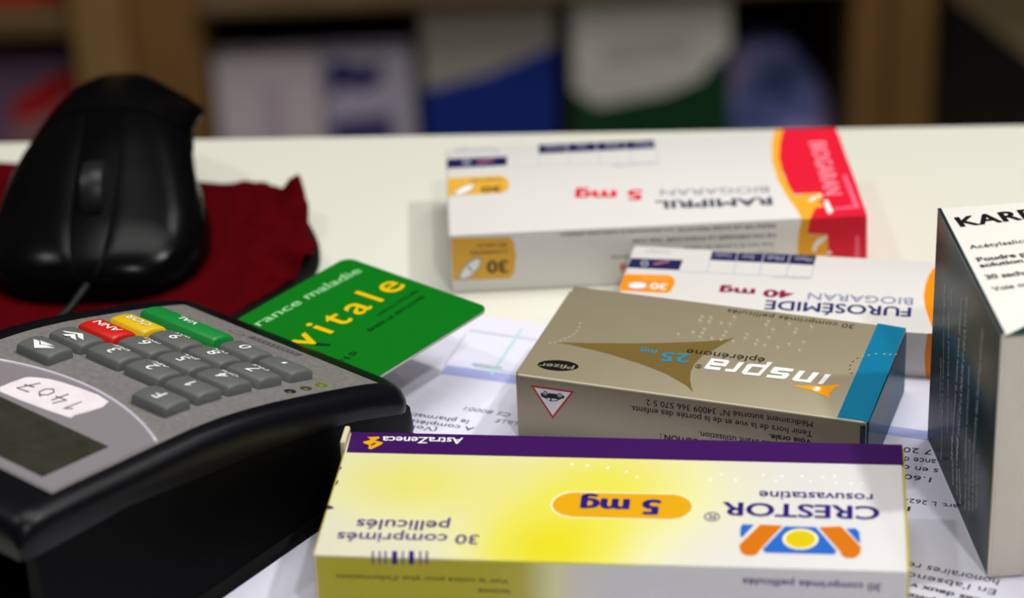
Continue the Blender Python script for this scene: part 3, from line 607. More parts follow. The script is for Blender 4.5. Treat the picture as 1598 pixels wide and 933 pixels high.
# ------------------------------------------------------------------ medicine cartons
def carton(key, name, label, dims, mats, face_of, prints, flaps, group='medicine boxes on the counter'):
    x, y, yaw, L, W, H = dims
    c, s = math.cos(yaw), math.sin(yaw)
    cx, cy = x + c * L / 2 - s * W / 2, y + s * L / 2 + c * W / 2
    root = empty(name, (cx, cy, Z0 + 0.0002), yaw)
    tag(root, label, 'medicine box', group)
    bm = bmesh.new()
    fs = box(bm, -L/2, L/2, -W/2, W/2, 0, H)
    for f, i in zip(fs, face_of): f.material_index = i        # bottom, top, front, right, back, left
    bevel_all(bm, 0.0005, 2)
    # board softness: panels bow a few tenths of a millimetre along the creases
    body = mesh_obj('carton', bm, mats, root, 35)
    O = Vector((-L/2, -W/2, 0))
    mm = 0.001
    sheets = {}
    print_face(root, prints.get('top', []), O + Vector((0, 0, H)), Vector((mm,0,0)), Vector((0,mm,0)), Vector((0,0,1)), M, sheets)
    print_face(root, prints.get('front', []), O, Vector((mm,0,0)), Vector((0,0,mm)), Vector((0,-1,0)), M, sheets)
    print_face(root, prints.get('left', []), O, Vector((0,mm,0)), Vector((0,0,mm)), Vector((-1,0,0)), M, sheets)
    return root, sheets, (L, W, H)

def side_flap(root, dims, side, m, inset=0.0012, t=0.00035, name='end_flap', z0=0.0008, z1=None, lip=0.0):
    L, W, H = dims
    bm = bmesh.new()
    s = -1 if side == 'left' else 1
    a, b = s * L/2, s * (L/2 + t)
    zt = H - 0.0006 if z1 is None else z1
    box(bm, min(a, b), max(a, b), -W/2 + inset, W/2 - inset, z0, zt)
    bevel_all(bm, 0.00012, 1)
    o = mesh_obj(name, bm, m, root)
    return o

def satin(name, rgb, rough, k):
    """printed board under a thin matt varnish: diffuse ink with a fixed share of blurred mirror"""
    m = bpy.data.materials.new(name); m.use_nodes = True; nt = m.node_tree
    nt.nodes.remove(nt.nodes['Principled BSDF'])
    d_ = nt.nodes.new('ShaderNodeBsdfDiffuse'); d_.inputs[0].default_value = lin(rgb)
    g_ = nt.nodes.new('ShaderNodeBsdfAnisotropic'); g_.inputs['Roughness'].default_value = rough
    mx = nt.nodes.new('ShaderNodeMixShader'); mx.inputs[0].default_value = k
    nt.links.new(d_.outputs[0], mx.inputs[1]); nt.links.new(g_.outputs[0], mx.inputs[2]); nt.links.new(mx.outputs[0], nt.nodes['Material Output'].inputs[0])
    return m

def box_print(k): return {s: PRINTS.get(k + s, []) for s in ('top', 'front', 'left')}

# tan and teal box
m_tan = mat('tan_foil_board', (160, 150, 124), 0.42, metal=0.25, var=0.02, vscale=90, bump=0.05, bscale=1400)
m_tan_edge = mat('tan_foil_crease', (196, 186, 158), 0.4)
m_tealgloss = satin('teal_gloss_board', (2, 72, 98), 0.2, 0.22)
m_greyboard = mat('grey_board', (52, 48, 40), 0.8)
D_I = (0.00002, 0.60387, -0.34733, 0.09437, 0.05160, 0.01968)
root, sh, d = carton('I', 'medicine_box', 'tan foil box with teal end band and white star-marked lettering, between two white boxes', D_I, [m_tan, m_tealgloss], [0,0,0,1,0,0], box_print('I'), None)
L, W, H = d
finish_sheets(sh, root, {'colour_band': 'teal band at the end of the top', 'warning_triangle': 'red and white warning triangle with a car', 'star_emblem': 'bronze and orange star shapes', 'maker_badge': 'black oval badge', 'braille_dots': 'raised dots in the tan foil', 'perforation': 'curved perforation lines'})
side_flap(root, d, 'right', m_tealgloss, 0.0016)
side_flap(root, d, 'left', m_tan, 0.0022, t=0.0006)
bm = bmesh.new(); box(bm, -L/2 + 0.0008, L/2 - 0.0008, -W/2 - 0.00012, -W/2 + 0.0006, H - 0.00045, H + 0.00010)
bevel_all(bm, 0.0001, 1)
mesh_obj('crease', bm, m_tan_edge, root)['label'] = 'shiny worn fold along the front edge'
bm = bmesh.new(); box(bm, L/2 - 0.0016, L/2 - 0.0009, -W/2 - 0.00006, -W/2 + 0.0003, 0.0008, H - 0.0010)
box(bm, L/2 - 0.0009, L/2 - 0.0002, -W/2 - 0.00012, -W/2 + 0.0003, 0.0006, H - 0.0008, 1)
mesh_obj('glue_seam', bm, [m_greyboard, m_tealgloss], root)['label'] = 'open glued seam at the front right corner'

# purple, yellow and white box nearest the camera
def gradient_board(name, front):
    m = bpy.data.materials.new(name); m.use_nodes = True
    nt = m.node_tree; b = nt.nodes['Principled BSDF']; b.inputs['Roughness'].default_value = 0.4; b.inputs['Specular IOR Level'].default_value = 0.3
    tc = nt.nodes.new('ShaderNodeTexCoord'); sp = nt.nodes.new('ShaderNodeSeparateXYZ')
    nt.links.new(tc.outputs['Object'], sp.inputs[0])
    def math_(op, a, b_=None, clamp=False):
        n = nt.nodes.new('ShaderNodeMath'); n.operation = op; n.use_clamp = clamp
        for i, v in enumerate((a, b_)):
            if v is None: continue
            if isinstance(v, (int, float)): n.inputs[i].default_value = v
            else: nt.links.new(v, n.inputs[i])
        return n.outputs[0]
    U = math_('MULTIPLY_ADD', sp.outputs[0], 1000.0); U.node.inputs[2].default_value = 69.5
    V = math_('MULTIPLY_ADD', sp.outputs[1], 1000.0); V.node.inputs[2].default_value = 27.9
    tot = None
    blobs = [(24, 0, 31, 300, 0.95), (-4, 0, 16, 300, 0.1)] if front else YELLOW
    for cu, cv, su, sv, amp in blobs:
        du = math_('DIVIDE', math_('SUBTRACT', U, cu), su); dv = math_('DIVIDE', math_('SUBTRACT', V, cv), sv)
        r2 = math_('ADD', math_('MULTIPLY', du, du), math_('MULTIPLY', dv, dv))
        if front: r2 = math_('MULTIPLY', r2, r2)
        gss = math_('MULTIPLY', math_('EXPONENT', math_('MULTIPLY', r2, -1.0)), amp)
        tot = gss if tot is None else math_('ADD', tot, gss)
    tot = math_('MAXIMUM', math_('MINIMUM', tot, 1.0), 0.0)
    cr = nt.nodes.new('ShaderNodeValToRGB')
    e = cr.color_ramp.elements
    e[0].position = 0.0; e[0].color = lin((219, 217, 217)); e[1].position = 1.0; e[1].color = lin((182, 171, 14)) if front else lin((228, 216, 14))  # same ink on both panels; front yellows darkened, shade put into the colour
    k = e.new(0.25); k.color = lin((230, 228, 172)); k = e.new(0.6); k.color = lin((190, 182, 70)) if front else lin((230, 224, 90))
    nt.links.new(tot, cr.inputs[0]); nt.links.new(cr.outputs[0], b.inputs['Base Color'])
    return m
YELLOW = [(56, 1, 17, 19, 0.85), (70, 32, 23, 24, 0.48), (18, 30, 19, 16, 0.30), (30, 40, 50, 22, 0.22), (4, 2, 20, 12, 0.10), (48, 12, 24, 20, 0.15)]
m_cr_top = gradient_board('yellow_white_board', False)
m_cr_front_shaded = gradient_board('yellow_white_board_side_shaded', True)
m_purple = mat('purple_board', (58, 8, 88), 0.42, spec=0.25)
m_yel = mat('yellow_board', (196, 180, 40), 0.45)
m_raw = mat('cream_board_edge', (214, 206, 170), 0.7)
D_C = (-0.04943, 0.51868, -0.12392, 0.13895, 0.05587, 0.022)
root, sh, d = carton('C', 'medicine_box', 'yellow and white box with a purple band along its far edge and a sun emblem', D_C, [m_cr_top, m_cr_front_shaded, m_purple, m_yel], [0,0,1,3,2,3], box_print('C'), None)
L, W, H = d
finish_sheets(sh, root, {'colour_band': 'purple band along the far edge', 'dosage_label': 'orange rounded strength label', 'sun_emblem': 'blue and orange emblem with a yellow disc', 'barcode': 'short row of indigo bars over the front edge', 'maker_emblem': 'gold folded emblem', 'ink_marks': 'dark specks on the left edge', 'braille_dots': 'faint raised dots'})
side_flap(root, d, 'right', m_yel, 0.0012, t=0.0006)
side_flap(root, d, 'left', m_yel, 0.0012)
bm = bmesh.new(); box(bm, -L/2 - 0.0012, -L/2 + 0.0002, W/2 - 0.0085, W/2 - 0.0006, 0.004, H + 0.0022)
bevel_all(bm, 0.0003, 1)
mesh_obj('tuck_flap', bm, m_raw, root)['label'] = 'pale cardboard tab sticking up at the far left corner'

# white and red box at the back
m_wht = mat('white_board', (224, 222, 218), 0.35, var=0.008, vscale=40)
m_whtback = mat('white_board_plain', (226, 224, 216), 0.5)
D_R = (-0.01752, 0.68798, 0.01691, 0.1226, 0.06054, 0.01918)
root, sh, d = carton('R', 'medicine_box', 'white box with a red and amber end, farthest back at the counter edge', D_R, [m_wht, M['crimson']], [0,0,0,1,0,0], box_print('R'), None)
finish_sheets(sh, root, {'colour_band': 'red end with an amber curve and emblem', 'count_label': 'amber pill count label', 'dosing_table': 'navy dosing table'})
side_flap(root, d, 'left', m_whtback, 0.0012); side_flap(root, d, 'right', M['crimson'], 0.0012)

# white and orange box half hidden
D_F = (0.02778, 0.64482, -0.20688, 0.11650, 0.04272, 0.01408)
root, sh, d = carton('F', 'medicine_box', 'white box with an orange pill label, wedged between tan box and white-red box', D_F, [m_wht, M['orange3']], [0,0,0,1,0,0], box_print('F'), None)
finish_sheets(sh, root, {'colour_band': 'orange end with a curved border', 'count_label': 'orange pill count label', 'dosing_table': 'navy dosing table'})
side_flap(root, d, 'left', m_whtback, 0.0010); side_flap(root, d, 'right', M['orange3'], 0.0010)

# tall white and dark teal box on the right
m_dkteal = satin('dark_teal_gloss_board', (2, 40, 46), 0.26, 0.20)
m_white_k = mat('white_gloss_board', (240, 238, 230), 0.4, var=0.006, vscale=50)
m_plain_k = mat('offwhite_board', (220, 213, 201), 0.6, var=0.03, vscale=120)
D_K = (0.11288, 0.52915, 0.0631, 0.09, 0.06663, 0.06799)
root, sh, d = carton('K', 'medicine_box', 'tall white box with glossy dark teal side, standing at the right edge of the counter', D_K, [m_white_k, m_dkteal, m_plain_k], [2,0,2,1,1,1], box_print('K'), None)
L, W, H = d
finish_sheets(sh, root, {'colour_band': 'dark teal wedge at the front of the lid'})
bm = bmesh.new()
box(bm, -L/2 + 0.0006, L/2 - 0.0006, -W/2 - 0.0004, -W/2, 0.0030, H - 0.0008)
box(bm, -L/2 + 0.0006, -L/2 + 0.0085, -W/2 - 0.0004, -W/2, 0.0006, 0.0030)
mesh_obj('front_flap', bm, m_plain_k, root)['label'] = 'plain off-white glued front flap with a notch'
bm = bmesh.new(); box(bm, -L/2 + 0.0003, L/2 - 0.0003, -W/2 - 0.0003, -W/2 + 0.0002, H - 0.0007, H + 0.00002)
mesh_obj('lid_edge', bm, m_raw, root)
bm = bmesh.new(); box(bm, -L/2 + 0.00002, -L/2 + 0.0009, -W/2 + 0.0003, W/2 - 0.0003, H - 0.0004, H + 0.00004)
mesh_obj('lid_crease', bm, m_dkteal, root)['label'] = 'dark line along the left edge of the lid'

# ------------------------------------------------------------------ green card in the terminal slot
CA = -0.69592
m_green = mat('green_card', (0, 114, 20), 0.34, spec=0.35, var=0.01, vscale=80)
m_cardedge = mat('card_edge', (206, 206, 196), 0.5)
crd = empty('health_card', (-0.04714, 0.67482, Z0 + 0.02041 - 0.0008), CA)
tag(crd, 'green plastic health card with yellow lettering, pushed into the card terminal', 'card')
def rrect(x0, x1, y0, y1, r, n=6):
    pts = []
    for cx, cy, a in ((x1-r, y1-r, 0), (x0+r, y1-r, 90), (x0+r, y0+r, 180), (x1-r, y0+r, 270)):
        for k in range(n + 1):
            t = R(a + 90 * k / n); pts.append((cx + r * math.cos(t), cy + r * math.sin(t)))
    return pts
bm = bmesh.new()
prism(bm, rrect(0, 0.0533, -0.0856, 0, 0.0034), 0, 0.00079)
for f in bm.faces: f.material_index = 0 if f.normal.z > 0.5 else 1
bm.normal_update()
for f in bm.faces: f.material_index = 0 if f.normal.z > 0.5 else 1
mesh_obj('card_body', bm, [m_green, m_cardedge], crd, 'keep')
sh = print_face(crd, PRINTS['card'], Vector((0, 0, 0.00079)), Vector((.001,0,0)), Vector((0,-.001,0)), Vector((0,0,1)), M)
finish_sheets(sh, crd)

# ------------------------------------------------------------------ card terminal
TA = R(-41.034)
PROF = [(-20, 15.5), (-7, 21.4), (0, 25.0), (20, 31.5), (42.5, 38.2), (60, 42.0), (77, 43.6), (94, 45.0), (109, 46.5), (124, 47.2), (140, 47.0)]
def lerp_tab(tab, x):
    if x <= tab[0][0]: return tab[0][1]
    for (a, va), (b, vb) in zip(tab, tab[1:]):
        if x <= b: return va + (vb - va) * (x - a) / (b - a)
    return tab[-1][1]
def fz(t):   # smoothed height of the face in mm
    return sum(lerp_tab(PROF, t + k) for k in (-7, -3.5, 0, 3.5, 7)) / 5
def fslope(t): return math.atan2(fz(t + 1) - fz(t - 1), 2)
CREASE = [(-8.8, 14.3), (-4, 15.6), (14, 22.0), (28.5, 26.0), (50, 30.0), (70, 33.0), (92, 36.5), (124, 37.5)]
def T(s, t, z): return Vector((s * .001, -t * .001, z * .001))
m_shell = mat('navy_black_plastic', (5, 6, 13), 0.36, spec=0.2, bump=0.04, bscale=2500)
m_shell2 = mat('black_plastic', (3, 3, 5), 0.5, spec=0.06, bump=0.04, bscale=2500)
m_face = mat('grey_faceplate', (128, 125, 122), 0.42, metal=0.15, var=0.16, vscale=700)
m_key = mat('grey_rubber', (92, 95, 92), 0.55, var=0.03, vscale=300)
m_kred = mat('red_rubber', (204, 22, 14), 0.42); m_kyel = mat('yellow_rubber', (222, 184, 6), 0.42); m_kgrn = mat('green_rubber', (8, 134, 52), 0.42)
m_lens = mat('display_lens', (136, 132, 138), 0.2, coat=0.5)
m_rim = mat('lens_rim', (206, 204, 214), 0.15, coat=0.5)
m_lcd = mat('dark_display', (48, 50, 42), 0.3, var=0.22, vscale=160)
m_stick = mat('paper_sticker', (232, 222, 228), 0.6, var=0.06, vscale=220)
m_pen = mat('pen_ink', (66, 44, 60), 0.5)
term = empty('card_terminal', (-0.09037, 0.64126, Z0 + 0.0002), TA)
tag(term, 'dark card payment terminal with grey number keys and coloured function keys, a green card inserted', 'card terminal')

# upper shell
bm = bmesh.new(); rows = []
ts = [-7, -6.6, -6, -5.2, -4, -2, 0, 4, 9, 14, 20, 26, 32, 38, 44, 50, 56, 62, 68, 74, 80, 86, 92, 98, 104, 110, 115, 119, 121.5, 123, 123.8]
for t in ts:
    f = fz(t); zc = lerp_tab(CREASE, t)
    if t < 0: zc = max(zc, 0)
    e = max(0.0, -2.5 - t) ** 1.5 * 0.34          # front corners rounded in plan
    e2 = max(0.0, t - 119) ** 2 * 0.06
    a = e + e2
    dz = max(0.0, -5 - t) ** 2 * 0.06 + max(0, t - 119) ** 2 * 0.16
    zi = max(zc, 20.75) if t < 70 else zc
    L_ = -7.4 + a; R_ = 78.2 - a
    rows.append([T(*p) for p in ((L_+3, t, zi), (L_+3, t, zc), (L_, t, zc), (L_-0.4, t, zc + (f-zc)*.35), (L_, t, f-2.4-dz), (L_+0.7, t, f-0.9-dz), (L_+2.0, t, f-0.15-dz), (L_+6.6, t, f-dz),
        (R_-5.6, t, f-dz), (R_-3.2, t, f-0.25-dz), (R_-1.2, t, f-1.2-dz), (R_, t, f-3.2-dz), (R_+0.4, t, zc + (f-zc)*.35), (R_, t, zc), (R_-3, t, zc), (R_-3, t, zi))])
loft(bm, rows)
mesh_obj('upper_shell', bm, m_shell, term, 40)
# lower shell: tapers up from a flange on the counter
bm = bmesh.new(); rows = []
BASE_R = [(-15.5, 67), (-14, 72.0), (-8, 76.5), (10, 79.5), (34, 81), (70, 82.7), (122, 84)]
for t in [-15.5, -14.8, -13, -11, -8, -4, 0, 8, 16, 26, 36, 46, 58, 70, 82, 94, 106, 114, 118, 120.5]:
    br = lerp_tab(BASE_R, t); bl = 72.5 - br
    zt = min(19.4, lerp_tab(CREASE, t) + 2) if t < 12 else max(19.4, lerp_tab(CREASE, t) + 0.5)
    zt = max(19.4, lerp_tab(CREASE, t) + 2) if t > -9 else 19.4
    if t < -5: zt = min(zt, 19.4) - (-5 - t) ** 1.2 * 1.25
    tr = min(77.8, br - 0.9); tl = 72.5 - tr
    rows.append([T(*p) for p in ((bl, t, 0), (bl, t, 1.8), (bl + 1.6, t, 3.2), (tl, t, zt), (tl + 3, t, zt), (tl + 3.2, t, min(zt, 19.4)), (tr - 3.2, t, min(zt, 19.4)), (tr - 3, t, zt), (tr, t, zt), (br - 1.6, t, 3.2), (br, t, 1.8), (br, t, 0))])
loft(bm, rows)
mesh_obj('lower_shell', bm, m_shell2, term, 40)
# faceplate
def patch(name, poly_fn, off, m, thick=0.4, smooth=30):
    """sheet following the face; poly_fn(t) -> (s0, s1) for t rows"""
    bm = bmesh.new(); rows = []
    for t, s0, s1 in poly_fn:
        z = fz(t)
        rows.append([T(s0, t, z - 0.3), T(s0, t, z + off), T((2*s0+s1)/3, t, z + off), T((s0+2*s1)/3, t, z + off), T(s1, t, z + off), T(s1, t, z - 0.3)])
    loft(bm, rows)
    return mesh_obj(name, bm, m, term, smooth)
def frange(a, b, n): return [a + (b - a) * i / n for i in range(n + 1)]
patch('faceplate', [(t, 0.0, 72.5) for t in frange(0.2, 109, 44)], 0.15, m_face)
# display lens: far edge is an arc
def arc_t(s): return 67.0 + (s - 36) ** 2 / 35.6 ** 2 * 9.0
bm = bmesh.new(); rows = []
for s in frange(1.0, 71.5, 40):
    col = []
    ta = arc_t(s)
    col.append(T(s, ta, fz(ta) - 0.2))
    for t in [ta, ta + 0.8] + frange(80, 108.4, 12):
        col.append(T(s, t, fz(t) + 0.30))
    col.append(T(s, 108.4, fz(108.4) - 0.2))
    rows.append(col)
loft(bm, rows)
lens = mesh_obj('display_lens', bm, m_lens, term, 30)
bm = bmesh.new()
tube(bm, [T(s, arc_t(s) - 0.2, fz(arc_t(s)) + 0.15) for s in frange(1.0, 71.5, 40)], 0.00055, 8)
mesh_obj('lens_rim', bm, m_rim, lens, True)['label'] = 'bright clear plastic rim of the display lens'
bm = bmesh.new()
loft(bm, [[T(6.5, t, fz(t) + .1), T(6.5, t, fz(t) + .36), T(65.2, t, fz(t) + .36), T(65.2, t, fz(t) + .1)] for t in frange(85.0, 105.4, 12)])
mesh_obj('display_screen', bm, m_lcd, term)['label'] = 'dark grey-green display'
# sticker with a handwritten number
bm = bmesh.new()
SP = catmull([Vector((22.0, 80.4, 0)), Vector((24.2, 83.4, 0)), Vector((45.4, 81.6, 0)), Vector((47.0, 79.6, 0)), Vector((47.6, 69.2, 0)), Vector((31, 69.8, 0)), Vector((23.3, 73.0, 0)), Vector((22.2, 76, 0))], 3, True)
lo = [bm.verts.new(T(p.x, p.y, fz(p.y) + 0.2)) for p in SP]; hi = [bm.verts.new(T(p.x, p.y, fz(p.y) + 0.45)) for p in SP]
bm.faces.new(hi)
for i in range(len(SP)): bm.faces.new((lo[i], lo[(i+1) % len(SP)], hi[(i+1) % len(SP)], hi[i]))
stk = mesh_obj('sticker', bm, m_stick, term)
stk['label'] = 'white paper sticker with the handwritten number 1407'
bm = bmesh.new()
def pen(pts):
    tube(bm, [T(s, t, fz(t) + 0.48) for s, t in pts], 0.00019, 6)
# digits read along -s, tops towards +t
def dig(strokes, s0, w=3.6, h=5.4, t0=73.8):
    for st in strokes: pen([(s0 - x * w, t0 + y * h) for x, y in st])
dig([[(0, .72), (.5, 1), (.45, .5), (.4, 0)]], 44.2, 3.2)
dig([[(.35, 1), (.0, .35), (1.0, .42)], [(.75, .8), (.6, -.1)]], 39.6)
dig([[(.5, 1), (.1, .7), (.1, .25), (.5, 0), (.9, .3), (.9, .75), (.5, 1), (.3, 1.1)]], 34.4, 3.6, 4.4)
dig([[(0, .95), (1, 1.05), (.45, 0)], [(.3, .45), (1.0, .6)]], 29.4, 3.9)
mesh_obj('handwriting', bm, m_pen, stk)

# keys
def key(s, t, m, label, ws=12.4, wt=8.9, h=3.1):
    bm = bmesh.new()
    prof = [(-1, -0.6), (-1, .70), (-.86, .84), (-.5, .95), (0, 1.0), (.5, .95), (.86, .84), (1, .70), (1, -0.6)]
    rows = []
    for k, (sc, hh) in enumerate(((1.0, 0), (0.985, 1), )): pass
    for x, zs, sh_ in ((-ws/2, .72, .94), (-ws/2 + .35, .92, .985), (-ws/2 + 1.0, 1.0, 1.0), (0, 1.0, 1.0), (ws/2 - 1.0, 1.0, 1.0), (ws/2 - .35, .92, .985), (ws/2, .72, .94)):
        row = []
        for a, b in prof:
            top = b > 0
            row.append(Vector((x * .001, a * wt / 2 * (0.93 if top else 1.0) * sh_ * .001, (b * h * zs if top else -0.8) * .001)))
        rows.append(row)
    loft(bm, rows)
    o = mesh_obj('key', bm, m, term, 50)
    o.location = T(s, t, fz(t) + 0.15)
    o.rotation_euler = (-fslope(t), 0, 0)
    if label: o['label'] = label
    return o
m_leg = mat('key_print', (238, 238, 234), 0.5)
def legend(k, big, small=None, h=3.0, w=None, shift=0.4, bold=.014):
    sh = Sheet()
    def put(body, cx, cy, hh, ww, bd):
        if body == '.': V, F = [(0, 0, 0), (.5, 0, 0), (.5, .70, 0), (0, .70, 0)], [(0, 1, 2, 3)]
        elif body == '1': V, F = [(.2, 0, 0), (.31, 0, 0), (.31, .7, 0), (.22, .7, 0), (.02, .54, 0), (.07, .46, 0), (.2, .56, 0)], [(0, 1, 2, 3, 6), (3, 4, 5, 6)]
        else: V, F = text_geo(body, bd)
        x0 = min(v[0] for v in V); x1 = max(v[0] for v in V)
        sy = hh / 0.70; sx = ww / (x1 - x0) if ww else sy
        wd = (x1 - x0) * sx
        tb = bmesh.new()                                # cut into strips so the print follows the curved key top
        tv = [tb.verts.new((cx + wd/2 - (x - x0) * sx, cy - hh/2 + y * sy, dz_)) for x, y, dz_ in V]
        for f in F:
            try: tb.faces.new([tv[q] for q in f])
            except ValueError: pass
        for yy in (-3.2, -2.4, -1.6, -.8, 0, .8, 1.6, 2.4, 3.2):
            bmesh.ops.bisect_plane(tb, geom=tb.verts[:] + tb.edges[:] + tb.faces[:], plane_co=(0, yy, 0), plane_no=(0, 1, 0))
        tb.verts.index_update()
        F = [tuple(v.index for v in f.verts) for f in tb.faces]
        out = []
        for v in tb.verts:
            X_, Y_ = v.co.x, v.co.y                     # reads along -x, up is +t
            zz = 3.1 * (1 - 0.06 * min(1, (Y_ / 4.2) ** 2 * 2.2)) + 0.08
            out.append(Vector((X_ * .001, -Y_ * .001, zz * .001 + v.co.z)))
        tb.free()
        sh.add(out, F, m_leg)
    if big: put(big, 0, shift, h, w, bold)
    if small: put(small, -0.2, -2.5, 1.2, 5.4, .012)
    mesh_obj('legend', sh.bm, sh.mats, k, 'keep')
rs = (14.9, 29.4, 43.6, 57.9); ct = (61.6, 51.1, 40.9, 30.5, 19.5)
for si, ti, big, small in ((1,1,'3','DEF'),(2,1,'2','ABC'),(3,1,'1',None),(1,2,'6','MNO'),(2,2,'5','JKL'),(3,2,'4','GHI'),(1,3,'9','WXY'),(2,3,'8','TUV'),(3,3,'7','PRS'),(2,4,'0',None),(3,4,'.',None),(3,0,'F',None)):
    k = key(rs[si], ct[ti], m_key, 'grey rubber key marked ' + (big if big != '.' else 'with a dot'))
    legend(k, big, small, h=3.8 if big != '.' else 1.5, shift=0.5)
for ti, body, m, lb in ((2,'ANN',m_kred,'red key marked ANN'),(3,'COR',m_kyel,'yellow key marked COR')):
    k = key(rs[0], ct[ti], m, lb, ws=13.4, wt=9.0); legend(k, body, None, h=2.9, w=8.8, shift=0)
k = key(20.2, 18.2, m_kgrn, 'wide green key marked VAL', ws=28, wt=8.4); legend(k, 'VAL', None, h=2.6, w=7.4, shift=0)
for ti, shapes, lb in ((0, ([(11.2,61.9),(13.0,61.6),(14.8,63.1),(16.1,62.2),(19.2,61.7),(15.3,65.2)], [(13.0,61.2),(18.0,60.9),(14.9,62.7)]), 'grey rubber arrow key at the corner'),
                       (1, ([(11.3,52.9),(14.7,50.9),(16.0,50.0),(19.6,52.9),(17.2,52.7),(15.7,51.5),(14.3,52.0),(12.9,53.0)], [(13.1,54.3),(15.1,51.8),(18.5,54.4),(16.1,54.2),(15.4,53.6),(14.5,54.5)]), 'grey rubber arrow key beside the red key')):
    k = key(rs[0] + 0.2, ct[ti], m_key, lb)
    shh = Sheet()
    for pl in shapes:
        V, F = poly_geo([[(s, t) for s, t in pl]])
        shh.add([Vector(((s - rs[0] - .2) * .001, -(t - ct[ti]) * .001, (3.1 * (1 - 0.06 * min(1, ((t - ct[ti]) / 4.2) ** 2 * 2.2)) + .08) * .001)) for s, t in V], F, m_leg)
    mesh_obj('legend', shh.bm, shh.mats, k, 'keep')
# indicator lights
m_ledoff = mat('led_dark', (30, 32, 26), 0.25); m_ledam = mat('led_amber_off', (70, 66, 20), 0.25)
m_ledon = mat('led_green', (84, 100, 10), 0.3)
_b = m_ledon.node_tree.nodes['Principled BSDF']; _b.inputs['Emission Color'].default_value = (0.35, 0.6, 0.02, 1); _b.inputs['Emission Strength'].default_value = 0.10
for s, t, m, lb in ((68.6, 28.0, m_ledoff, 'dark indicator light'), (68.8, 22.6, m_ledam, 'dull amber indicator light'), (68.6, 16.9, m_ledon, 'lit green indicator light')):
    bm = bmesh.new()
    ring = [(math.cos(2*math.pi*k/18) * 1.35, math.sin(2*math.pi*k/18) * 1.5) for k in range(18)]
    loft(bm, [[T(x * k_, y * k_, z) for x, y in ring] for k_, z in ((1.1, -.3), (1.1, .12), (.8, .12), (.7, .25), (.3, .38))])
    o = mesh_obj('indicator_light', bm, m, term, 40); o.location = T(s, t, fz(t) + 0.15); o.rotation_euler = (-fslope(t), 0, 0); o['label'] = lb
# embossed name plate
m_plate = mat('embossed_plate', (84, 80, 82), 0.45); m_plate2 = mat('embossed_plate_light', (124, 121, 120), 0.45)
bm = bmesh.new()
def flat(pts, dz, mi=0):
    f = bm.faces.new([bm.verts.new(T(s, t, fz(t) + dz)) for s, t in pts]); f.material_index = mi
flat([(30.0 + x, 4.6 - (x / 17.5) * 1.3 + y) for x, y in [(0,-1.1),(0.6,-1.5),(17,-1.5),(17.6,-1.0),(17.6,1.1),(17,1.5),(0.6,1.5),(0,1.1)]], 0.18)
for k in range(9):
    a = 32.0 + k * 1.65; tt = 4.6 - ((a - 30) / 17.5) * 1.3
    flat([(a, tt - .8), (a + .5, tt - .8), (a + 1.0, tt + .8), (a + .5, tt + .8)], 0.21, 1)
flat([(26.2 + 2.9 * math.cos(q), 5.6 + 1.15 * math.sin(q)) for q in frange(0, 2*math.pi, 23)[:-1]], 0.18)
flat([(26.2 + 2.4 * math.cos(q), 5.6 + 0.8 * math.sin(q)) for q in frange(0, 2*math.pi, 23)[:-1]], 0.20, 1)
mesh_obj('name_plate', bm, [m_plate, m_plate2], term)['label'] = 'embossed illegible name plate at the card end'

# ------------------------------------------------------------------ mouse pad, red cloth, mouse
m_pad = mat('black_foam', (22, 23, 22), 0.9, spec=0.1, var=0.1, vscale=300)
m_cloth = mat('dark_red_cloth', (74, 0, 6), 0.9, spec=0.04, var=0.10, vscale=140, bump=0.25, bscale=1800)
PADP = [(-0.265, 0.795), (-0.166, 0.786), (-0.105, 0.767), (-0.080, 0.757), (-0.067, 0.745), (-0.0595, 0.724), (-0.0580, 0.709), (-0.0615, 0.696), (-0.0700, 0.6875), (-0.092, 0.6645), (-0.115, 0.639), (-0.150, 0.600), (-0.190, 0.575), (-0.245, 0.575), (-0.285, 0.61), (-0.295, 0.70), (-0.290, 0.775)]
pc_ = catmull([Vector((x, y, 0)) for x, y in PADP], 6, True)
bm = bmesh.new(); prism(bm, [(p.x, p.y) for p in pc_], Z0 + 0.0001, Z0 + 0.0026)
pad = mesh_obj('mouse_pad', bm, m_pad, None, 40)
tag(pad, 'thin black mouse pad showing at the edge of the dark red cloth', 'mouse pad')
bm = bmesh.new()
ctr_ = Vector((-0.15, 0.70, 0)); NR = 40; NS = len(pc_) * 2
bound = []
for i in range(NS):
    a = pc_[(i // 2) % len(pc_)]; b = pc_[(i // 2 + 1) % len(pc_)]
    bound.append(a if i % 2 == 0 else (a + b) / 2)
rings = []
